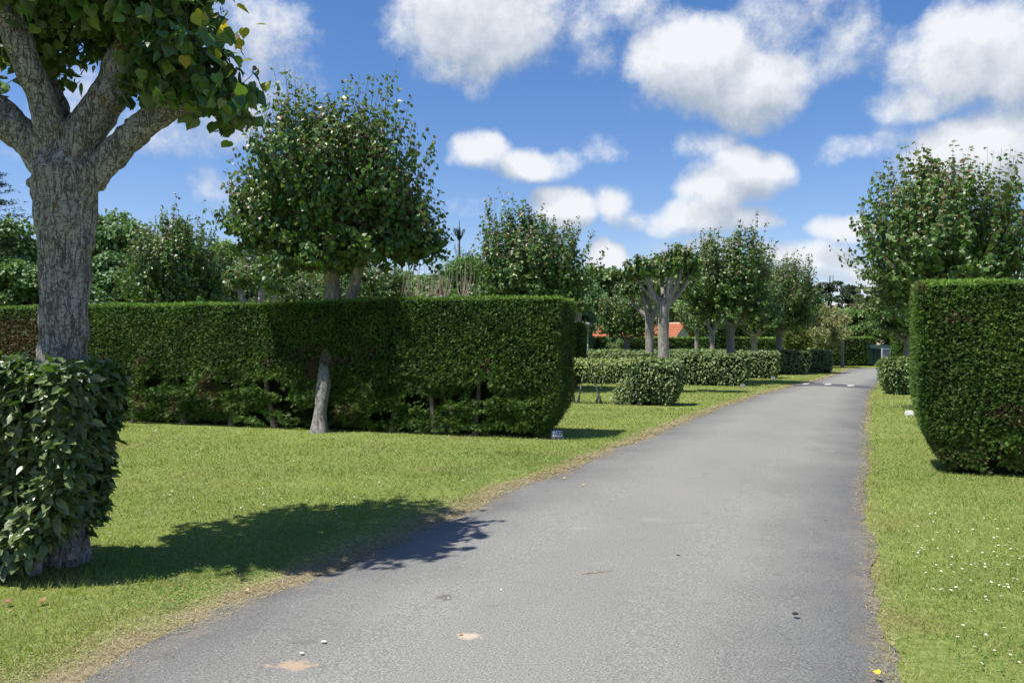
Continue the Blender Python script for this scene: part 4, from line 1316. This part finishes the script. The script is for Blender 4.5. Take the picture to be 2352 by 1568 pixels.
def wispy(name, label, px, Z, top, wpx, seed, mat, nst=26, npl=150, size=.07, z0=0.0, arch=.6, cat='shrub', group=None, blob=(.3, 1, 1)):
    rng = np.random.default_rng(seed)
    H = DH(top, Z); W = wpx / FPX * Z / 2
    root = thing(name, label, cat, (DX(px, Z), Z, 0), 0, group)
    st = Soup(); s = Soup()
    for k in range(nst):
        a = rng.uniform(0, 6.28); o = W * rng.uniform(.1, 1.0); h = H * rng.uniform(.65, 1.0) * (1 - .25 * (o / W) ** 2)
        c = spline([(0, 0, 0, .03), (math.cos(a) * o * .3, math.sin(a) * o * .3, h * .5, .02), (math.cos(a) * o * .75, math.sin(a) * o * .75, h * .95, .012),
                    (math.cos(a) * o, math.sin(a) * o, h * (1 - arch * .2 * rng.random()), .005)], 8)
        tube(st, [tuple(v[:3]) for v in c], list(np.maximum(c[:, 3], .003)), 4, cap=False)
        t = rng.uniform(.3, 1, npl)
        P = np.stack([np.interp(t, np.linspace(0, 1, 8), c[:, i]) for i in range(3)], 1) + rng.normal(0, 1, (npl, 3)) * np.array([W * .10, W * .10, H * .03])
        P = P[P[:, 2] > z0]; m_ = len(P)
        if m_ == 0: continue
        na = unit(rng.normal(0, 1, (m_, 3)) + np.array([0, 0, .3])); w, d, na = perp_axes(na, np.array([math.cos(a) * .6, math.sin(a) * .6, .7 - arch * .9]) + rng.normal(0, .45, (m_, 3)))
        s.leaves(BLOB * np.array(blob), BLOB_F, P, w, d, na, size * rng.uniform(.7, 1.4, m_), 0, rnd=rng.random(m_))
    link('stems', st.mesh('wispy_stems', [M['bark3']]), root)
    link('foliage', s.mesh('wispy_foliage', [M[mat]]), root)


wispy('tamarisk_bush', 'feathery yellowish tamarisk bush left of the thin lone pollard at the bend', 1895, 54.5, 698, 115, 61, 'tamarisk', 40, 240, .26, arch=.9, group='feathery bushes')
wispy('tamarisk_bush', 'greener feathery bush under the rightmost pollard of the row', 1825, 52, 735, 75, 62, 'wisp', 26, 160, .24, arch=1.0, group='feathery bushes')
wispy('tamarisk_bush', 'olive feathery shrub tip beyond the long hedge, right of the hedge tree stems', 866, 17.5, 655, 60, 63, 'wisp', 14, 110, .06, z0=1.8, group='feathery bushes')
wispy('tamarisk_bush', 'wispy broom like shoots above the long hedge just right of the big trunk', 262, 19.5, 650, 40, 64, 'wisp', 12, 80, .07, z0=2.0, group='feathery bushes')
for i, (px, top, lab) in enumerate(((240, 690, 'leftmost low row of wispy shoots on top of the long hedge'), (300, 686, 'middle low row of wispy shoots on top of the long hedge'),
                                    (360, 684, 'right low row of wispy shoots on top of the long hedge'), (640, 684, 'low wispy shoots on the hedge beside the knobbly cut pollard'))):
    wispy('wispy_shrub', lab, px, 18.5, top, 110, 70 + i, 'wisp', 22, 70, .06, z0=2.1, arch=.3, group='wispy shrubs behind the long hedge')


# ------------------------------------------------------------------ built things
def box(s, x0, x1, y0, y1, z0, z1, mat=0, taper=0.0):
    t = taper
    V = [(x0, y0, z0), (x1, y0, z0), (x1, y1, z0), (x0, y1, z0), (x0 + t, y0 + t, z1), (x1 - t, y0 + t, z1), (x1 - t, y1 - t, z1), (x0 + t, y1 - t, z1)]
    F = [(0, 3, 2, 1), (4, 5, 6, 7), (0, 1, 5, 4), (1, 2, 6, 5), (2, 3, 7, 6), (3, 0, 4, 7)]
    s.add(V, F, mat)


def house():
    mr, nt, b, out = nmat('orange roof tiles')
    tc = texco(nt)
    wv = nt.nodes.new('ShaderNodeTexWave'); wv.wave_type = 'BANDS'; wv.bands_direction = 'X'; wv.inputs['Scale'].default_value = 1.2
    nt.links.new(tc, wv.inputs[0])
    c = ramp(nt, [(.3, (.34, .10, .045)), (.6, (.46, .15, .07)), (.8, (.52, .22, .12))], noise(nt, tc, 3, 5, .7))
    c = mix(nt, 1.0, c, ramp(nt, [(0, (.6, .6, .6)), (.4, (1, 1, 1))], wv.outputs[0]), 'MULTIPLY')
    nt.links.new(c, b.inputs[0]); b.inputs['Roughness'].default_value = .8
    mw = plain('grey render wall', (.42, .39, .35), .9, .2, nscale=2)
    ml = plain('ridge tiles', (.70, .42, .28), .8, .2, nscale=3)
    root = thing('house', 'low house with a bright orange tiled roof beyond the distant hedge', 'house', (17.0, 76.5, 0), -R(30), scale=(.95, 1, .95))
    # local x along the ridge, y depth, front slope faces -y
    L_, D_ = 11.0, 3.6
    s = Soup(); box(s, -L_, 0, -D_ + .3, D_ - .3, 0, 2.3)
    s.add([(-0, -D_ + .3, 2.3), (0, D_ - .3, 2.3), (0, 0, 3.65), (-.01, -D_ + .3, 2.3)], [(0, 1, 2)], 0)
    s.add([(-L_, -D_ + .3, 2.3), (-L_, D_ - .3, 2.3), (-L_, 0, 3.65)], [(0, 2, 1)], 0)
    link('wall', s.mesh('house_wall', [mw]), root)
    s = Soup()
    for sg in (-1, 1):
        n = 88
        xs = np.linspace(-L_ - .25, .25, n)
        for j in range(10):
            t0, t1 = j / 10, (j + 1) / 10
            V = []
            for (t, dz) in ((t0, .06), (t1 + .02, .02)):
                y = sg * D_ * (1 - t0 if t == t0 else 1 - t1 + .0)
                z = 2.1 + (3.9 - 2.1) * (t0 if t == t0 else t1)
                V += [(x, y, z + dz + .05 * abs(math.sin(x * 9))) for x in xs]
            F = [(i, i + 1, n + i + 1, n + i) if sg < 0 else (i + 1, i, n + i, n + i + 1) for i in range(n - 1)]
            s.add(V, F, 0)
    rf = link('roof', s.mesh('roof', [mr]), root)
    s = Soup(); tube(s, [(-L_ - .3, 0, 3.98), (0.3, 0, 3.98)], [.11, .11], 8)
    link('ridge', s.mesh('ridge', [ml]), rf)
    s = Soup(); box(s, -3.6, -3.0, .3, .9, 3.4, 4.55); box(s, -3.68, -2.92, .22, .98, 4.55, 4.65)
    link('chimney', s.mesh('chimney', [mw]), rf)
    mg = plain('window glass', (.03, .04, .05), .1, .6); mf = plain('window frame', (.7, .7, .68), .5)
    for x in (-2.2, -5.2, -8.2):
        s = Soup(); box(s, x - .5, x + .5, -D_ + .22, -D_ + .29, 1.0, 2.0)
        w = link('window', s.mesh('window', [mf]), root)
        s = Soup(); box(s, x - .42, x + .42, -D_ + .20, -D_ + .215, 1.08, 1.92)
        link('pane', s.mesh('pane', [mg]), w)


house()


def lamp_post(px, Z, top, label):
    mg = plain('galvanised steel', (.42, .45, .47), .45, .5, .3)
    mt = plain('lamp housing', (.16, .17, .17), .5, .5)
    root = thing('lamp_post', label, 'lamp post', (DX(px, Z), Z, 0), 0, 'lamp posts')
    H = DH(top, Z); s = Soup()
    tube(s, [(0, 0, 0), (0, 0, .5), (0, 0, .55), (0, 0, H - .25)], [.075, .075, .055, .05], 10)
    link('pole', s.mesh('pole', [mg], smooth=True), root)
    s = Soup(); tube(s, [(0, 0, H - .25), (0, 0, H - .2), (0, 0, H - .02), (0, 0, H + .04)], [.07, .16, .19, .06], 12)
    link('lamp_head', s.mesh('lamp_head', [mt], smooth=True), root)


lamp_post(1350, 45, 742, 'slim grey lamp post left of the orange roof')
lamp_post(2067, 53, 690, 'pale grey lamp post above the right hand narrow hedge end')


def text_mesh(txt, size, mat, shear=.0, ext=.0012, bold=.0):
    cu = bpy.data.curves.new('number', 'FONT'); cu.body = txt; cu.size = size; cu.align_x = 'CENTER'; cu.align_y = 'CENTER'
    cu.shear = shear; cu.extrude = ext; cu.offset = bold
    o = bpy.data.objects.new('tmp', cu); COL.objects.link(o)
    me = bpy.data.meshes.new_from_object(o.evaluated_get(bpy.context.evaluated_depsgraph_get()))
    bpy.data.objects.remove(o); me.materials.clear(); me.materials.append(mat)
    return me


def marker(x, y, rz, label, number=None, white=False, sc=1.0):
    mc = plain('marker concrete', (.20, .20, .205) if not white else (.55, .55, .52), .85, .3, nscale=14, namt=.3)
    mp = plain('number plate', (.85, .85, .88), .5, .4); mk = plain('number black', (.012, .012, .02), .5)
    root = thing('pitch_marker', label, 'number stone', (x, y, 0), rz, 'pitch number stones', sc)
    # stone: upright foot with a sloping face
    w, d = .105, .075
    V = []
    prof = [(-d, -.02), (-d, .065), (-d + .045, .165), (-d + .055, .17), (d * .75, .17), (d, .09), (d, -.02)]
    for sx, k in ((-1, 0), (1, 1)):
        for (yy, zz) in prof:
            t = 1 - max(0, zz - .06) * 1.6
            V.append((sx * w * t, yy, zz))
    n = len(prof)
    s = Soup()
    s.add(V, [(i, i + 1, n + i + 1, n + i) for i in range(n - 1)], 0)
    cV = np.array(V)
    for k in (0, 1):
        c = cV[k * n:(k + 1) * n].mean(0); vv = np.vstack([cV[k * n:(k + 1) * n], c])
        s.add(vv, [(i, (i + 1) % n, n) if k else ((i + 1) % n, i, n) for i in range(n)], 0)
    link('stone', s.mesh('stone', [mc]), root)
    if number:
        ang = math.atan2(.10, .045)
        s = Soup(); box(s, -.078, .078, -.046, .046, 0, .003)
        pl = link('plate', s.mesh('plate', [mp]), root, (0, -d + .0225 - .002, .115 + .001)); pl.rotation_euler = (ang, 0, 0)
        tm = text_mesh(number, .092, mk, .25, .001, .003)
        tx = link('number', tm, pl, (0, 0, .0045))


mz = 12.98
marker(DX(1279, mz), mz, .08, 'small grey stone with the number 102 at the end of the long hedge', '102')
marker(DX(1776, 35.5), 35.5, .3, 'small distant grey stone at the foot of the third low hedge end', sc=.85)
marker(DX(1706, 29.0), 29.0, .3, 'small grey stone at the foot of the second low hedge end', sc=.8)
marker(DX(2088, 17.3), 17.3, .0, 'small white stone on the grass beside the tall right hedge', white=True, sc=(.75, .75, .8))


def speed_bump():
    ma = plain('fresh dark asphalt', (.075, .075, .08), .85, .3, nscale=60, namt=.4)
    mw = plain('worn white paint', (.45, .45, .43), .7, .3, nscale=25, namt=.2)
    y = 29.6
    xl = np.interp(y, LE[:, 0], LE[:, 1]); xr = np.interp(y, RE[:, 0], RE[:, 1])
    p0 = np.array([np.interp(30.9, LE[:, 0], LE[:, 1]) - .2, 30.9]); p1 = np.array([np.interp(28.2, RE[:, 0], RE[:, 1]) + .25, 28.2])
    u = unit(p1 - p0); Ln = np.linalg.norm(p1 - p0); n = np.array([-u[1], u[0]])
    root = thing('speed_bump', 'dark asphalt speed bump with white painted marks across the lane', 'speed bump', (p0[0], p0[1], 0), math.atan2(u[1], u[0]))
    s = Soup(); K = 9; W = .55; V = []
    for x in np.linspace(0, Ln, 24):
        e = min(1, x / .4, (Ln - x) / .4) if 0 < x < Ln else 0
        rz_ = .05 * (1 - (2 * x / Ln - 1) ** 2)
        for k in range(K):
            t = k / (K - 1) * 2 - 1
            V.append((x, t * W, rz_ + .002 + .075 * (1 - t * t) * max(.15, e)))
    F = [(i * K + k, (i + 1) * K + k, (i + 1) * K + k + 1, i * K + k + 1) for i in range(23) for k in range(K - 1)]
    s.add(V, F, 0); link('hump', s.mesh('hump', [ma], smooth=True), root)
    for x in (Ln * .22, Ln * .48, Ln * .74):
        s = Soup(); V = []; m_ = 22
        for i in range(m_):
            a = 2 * math.pi * i / m_
            for rr in (1.0, .5):
                xx = x + .14 * rr * math.cos(a); yy = -.25 + .12 * rr * math.sin(a)
                V.append((xx, yy, .05 * (1 - (2 * xx / Ln - 1) ** 2) + .008 + .075 * (1 - (yy / W) ** 2)))
        V.append((x, -.25, .05 * (1 - (2 * x / Ln - 1) ** 2) + .008 + .075 * (1 - (.25 / W) ** 2)))
        F4 = [(2 * i, 2 * ((i + 1) % m_), 2 * ((i + 1) % m_) + 1, 2 * i + 1) for i in range(m_)]
        F3 = [(2 * i + 1, 2 * ((i + 1) % m_) + 1, 2 * m_) for i in range(m_)]
        s.add(V, F4, 0); s.add(V, F3, 0)
        link('marking', s.mesh('marking', [mw]), root)


speed_bump()


def bin_and_fence():
    Z = 58.5
    mb = plain('dark green plastic', (.008, .026, .02), .5, .4); mk = plain('black rubber', (.02, .02, .02), .7)
    root = thing('waste_container', 'dark green waste container beside the distant square hedge', 'bin', (DX(2016, Z), Z, 0))
    s = Soup(); V = []
    w0, w1 = .62, .72
    V = [(-w0, -.42, .18), (w0, -.42, .18), (w0, .42, .18), (-w0, .42, .18), (-w1, -.5, 1.35), (w1, -.5, 1.35), (w1, .5, 1.35), (-w1, .5, 1.35)]
    s.add(V, [(0, 3, 2, 1), (4, 5, 6, 7), (0, 1, 5, 4), (1, 2, 6, 5), (2, 3, 7, 6), (3, 0, 4, 7)], 0)
    for x in (-.4, 0, .4): box(s, x - .03, x + .03, -.53, -.44, .3, 1.25)
    link('body', s.mesh('bin_body', [mb]), root)
    s = Soup()
    m_ = 9; V = []
    for x in (-w1 - .03, w1 + .03):
        for i in range(m_):
            a = math.pi * i / (m_ - 1); V.append((x, -math.cos(a) * .54, 1.36 + .28 * math.sin(a)))
    s.add(V, [(i, i + 1, m_ + i + 1, m_ + i) for i in range(m_ - 1)], 0)
    for k in (0, 1):
        vv = V[k * m_:(k + 1) * m_]; s.add(vv + [(vv[0][0], 0, 1.36)], [(i, i + 1, m_) if k else (i + 1, i, m_) for i in range(m_ - 1)], 0)
    link('lid', s.mesh('bin_lid', [mb], smooth=True), root)
    for x in (-.5, .5):
        s = Soup(); tube(s, [(x - .03, -.3, .1), (x + .03, -.3, .1)], [.1, .1], 12); link('wheel', s.mesh('wheel', [mk]), root)
        s = Soup(); tube(s, [(x - .03, .3, .1), (x + .03, .3, .1)], [.1, .1], 12); link('wheel', s.mesh('wheel', [mk]), root)
    # grey slatted gate
    Z = 56.0
    mg = plain('grey blue boards', (.10, .125, .17), .5, .4); mp = plain('light grey frame', (.42, .46, .52), .5, .4)
    x0 = DX(2026, Z); root = thing('slatted_gate', 'grey blue slatted gate with a pale frame behind the right hand low hedge', 'gate', (x0, Z, 0))
    H = DH(800, Z)
    for i, x in enumerate((0, 1.5)):
        s = Soup(); box(s, x - .045, x + .045, -.045, .045, 0, H + .03); link('post', s.mesh('post', [mp]), root)
    s = Soup(); box(s, .045, 1.455, -.03, .03, H - .05, H); link('top_rail', s.mesh('top_rail', [mp]), root)
    s = Soup()
    z = .15
    while z < H - .12:
        box(s, .047, 1.453, -.018, .018, z, z + .17); z += .20
    link('slat_panel', s.mesh('slat_panel', [mg]), root)


bin_and_fence()


# ------------------------------------------------------------------ small things on the ground
def ground_pt(px, py, h=0.0):
    Z = (EYE - h) * FPX / (py - HOR); return DX(px, Z), Z


def small_things():
    rng = np.random.default_rng(77)
    # daisies: one flower, copied
    mw = plain('daisy petals', (.80, .80, .76), .6, .3); my = plain('daisy centre', (.70, .50, .05), .6, .3); mst = plain('daisy stalk', (.08, .16, .03), .7)
    s = Soup(); V = [(0, 0, 0)]; n = 10
    for i in range(2 * n):
        a = math.pi * i / n; r_ = .0085 if i % 2 == 0 else .0055
        V.append((r_ * math.cos(a), r_ * math.sin(a), .0015))
    s.add(V, [(0, i + 1, (i + 1) % (2 * n) + 1) for i in range(2 * n)], 0)
    V = [(0, 0, .0035)] + [(.003 * math.cos(math.pi * i / 3), .003 * math.sin(math.pi * i / 3), .0018) for i in range(6)]
    s.add(V, [(0, i + 1, (i + 1) % 6 + 1) for i in range(6)], 1)
    tube(s, [(0, 0, -.045), (.002, 0, -.02), (0, 0, 0)], [.001, .001, .001], 3, 2)
    dm = s.mesh('daisy', [mw, my, mst])
    first = None; spots_ = []
    while len(spots_) < 280:
        if rng.random() < .5:
            px, py = rng.uniform(2010, 2352), rng.uniform(1150, 1560)
            if rng.random() > .25: py = rng.normal(1285, 60); px = rng.uniform(2050, 2352)
        else:
            px, py = rng.uniform(320, 1300), rng.uniform(985, 1180)
        if not (960 < py < 1566): continue
        x, y = ground_pt(px, py, .05)
        d, _ = road_sd(np.array([x]), np.array([y]))
        if d[0] < .3: continue
        if (-5.6 < x < -2.5 and 4.7 < y < 6.3): continue
        spots_.append((x, y))
    for (x, y) in spots_:
        if first is None:
            o = first = link('daisy', dm, None)
            tag(o, 'tiny white daisy flower in the grass beside the lane', 'flower', 'daisies in the lawns')
        else:
            o = first.copy(); COL.objects.link(o)
        o.location = (x, y, .045 + rng.uniform(0, .012)); o.rotation_euler = (rng.normal(0, .25), rng.normal(0, .25), rng.uniform(0, 6))
        k = rng.uniform(.8, 1.25) * (1 + max(0, y - 7) * .05); o.scale = (k, k, k)
    # fallen leaves
    def fallen(px, py, size, col, label, rz, h=.02):
        x, y = ground_pt(px, py, h)
        s = Soup(); V = HEART.copy() * size * .8; V[:, 2] *= 3.0
        V[:, 1] -= size * .5
        s.add(V, HEART_F, 0)
        m_ = plain('fallen leaf', col, .6, .3, nscale=40)
        o = link('fallen_leaf', s.mesh('fallen_leaf', [m_]), None, (x, y, h + .006), rz); tag(o, label, 'leaf', 'fallen leaves')
        o.rotation_euler = (.15, -.2, rz)
    YE = (.60, .38, .03); BR = (.24, .12, .05); TA = (.36, .25, .14)
    fallen(2008, 1542, .05, YE, 'bright yellow fallen leaf at the right edge of the lane, bottom of the picture', .5, .05)
    fallen(2048, 1478, .04, TA, 'tan fallen leaf in the grass just above the yellow one', 2.0, .045)
    fallen(1057, 1458, .03, BR, 'small brown leaf on the lane beside the pale sandy patch', 1.0, .05)
    fallen(565, 1355, .045, TA, 'tan leaf on the dry strip left of the lane', 1.2)
    fallen(545, 1322, .03, BR, 'small brown leaf at the grass edge above the dry strip', .3)
    fallen(95, 1378, .06, BR, 'orange brown leaf in the grass beneath the left shrub', 1.1, .045)
    fallen(15, 1382, .06, BR, 'orange brown leaf at the left edge beneath the shrub', 2.1, .045)
    fallen(30, 1400, .04, TA, 'tan leaf in the grass at the left edge', .1, .045)
    fallen(692, 1328, .03, TA, 'tan curled leaf where the dry strip meets the asphalt', 2.6)
    fallen(1103, 1145, .05, BR, 'brown leaf at the lane edge near the tree shadow', .6, .03)
    fallen(1293, 1098, .06, TA, 'tan leaf at the lane edge by the lawn corner', .6, .03)
    fallen(1338, 1113, .04, YE, 'pale yellow leaf lying on the lane near the lawn corner', .2, .05)
    # twig
    x, y = ground_pt(1370, 1315, .05)
    s = Soup(); tube(s, [(-.105, -.028, .006), (-.06, -.026, .009), (-.02, -.012, .006), (.02, .006, .010), (.06, .018, .006), (.105, .035, .008)], [.0045, .004, .0035, .003, .0024, .0015], 6)
    tube(s, [(-.02, -.012, .007), (.0, -.024, .012), (.012, -.03, .01)], [.002, .0016, .001], 4)
    o = link('twig', s.mesh('twig', [plain('twig wood', (.33, .26, .17), .8, .2, nscale=50)]), None, (x, y, .05)); tag(o, 'thin crooked pale twig lying on the asphalt', 'twig')
    # pebbles and crumbs
    peb = [(1557, 1276, .014, (.04, .035, .03), 'dark crumb lying alone in the middle of the lane'), (1305 + 520, 1410, .02, (.03, .03, .03), 'dark flat crumb on the right part of the lane'),
           (745, 1474, .016, (.62, .62, .58), 'white flattened chip on the lane right of the dry strip'), (694, 1500, .012, (.70, .70, .66), 'white crumb above the orange sandy patch'),
           (1151, 1354, .007, (.75, .75, .72), 'tiny white pebble right of the dark stain'), (1895, 1196, .01, (.05, .045, .04), 'dark crumb on the right side of the lane, farther away'),
           (1030, 1374, .007, (.7, .7, .68), 'tiny white pebble in the dark stain')]
    for (px, py, r_, col, lab) in peb:
        x, y = ground_pt(px, py, .045)
        s = Soup(); V = []; 
        for i, (zz, q) in enumerate(((-.5, .75), (.1, 1.0), (.6, .6))):
            for k in range(8):
                a = 2 * math.pi * k / 8; rr = r_ * q * rng.uniform(.8, 1.15); V.append((rr * math.cos(a), rr * .8 * math.sin(a), r_ * .5 * zz))
        V.append((0, 0, r_ * .4))
        F = [(i * 8 + k, i * 8 + (k + 1) % 8, (i + 1) * 8 + (k + 1) % 8, (i + 1) * 8 + k) for i in range(2) for k in range(8)]
        s.add(V, F, 0); s.add(V, [(16 + k, 16 + (k + 1) % 8, 24) for k in range(8)], 0)
        o = link('pebble', s.mesh('pebble', [plain('pebble', col, .8, .2)]), None, (x, y, .052)); tag(o, lab, 'pebble', 'pebbles and crumbs on the lane')


small_things()
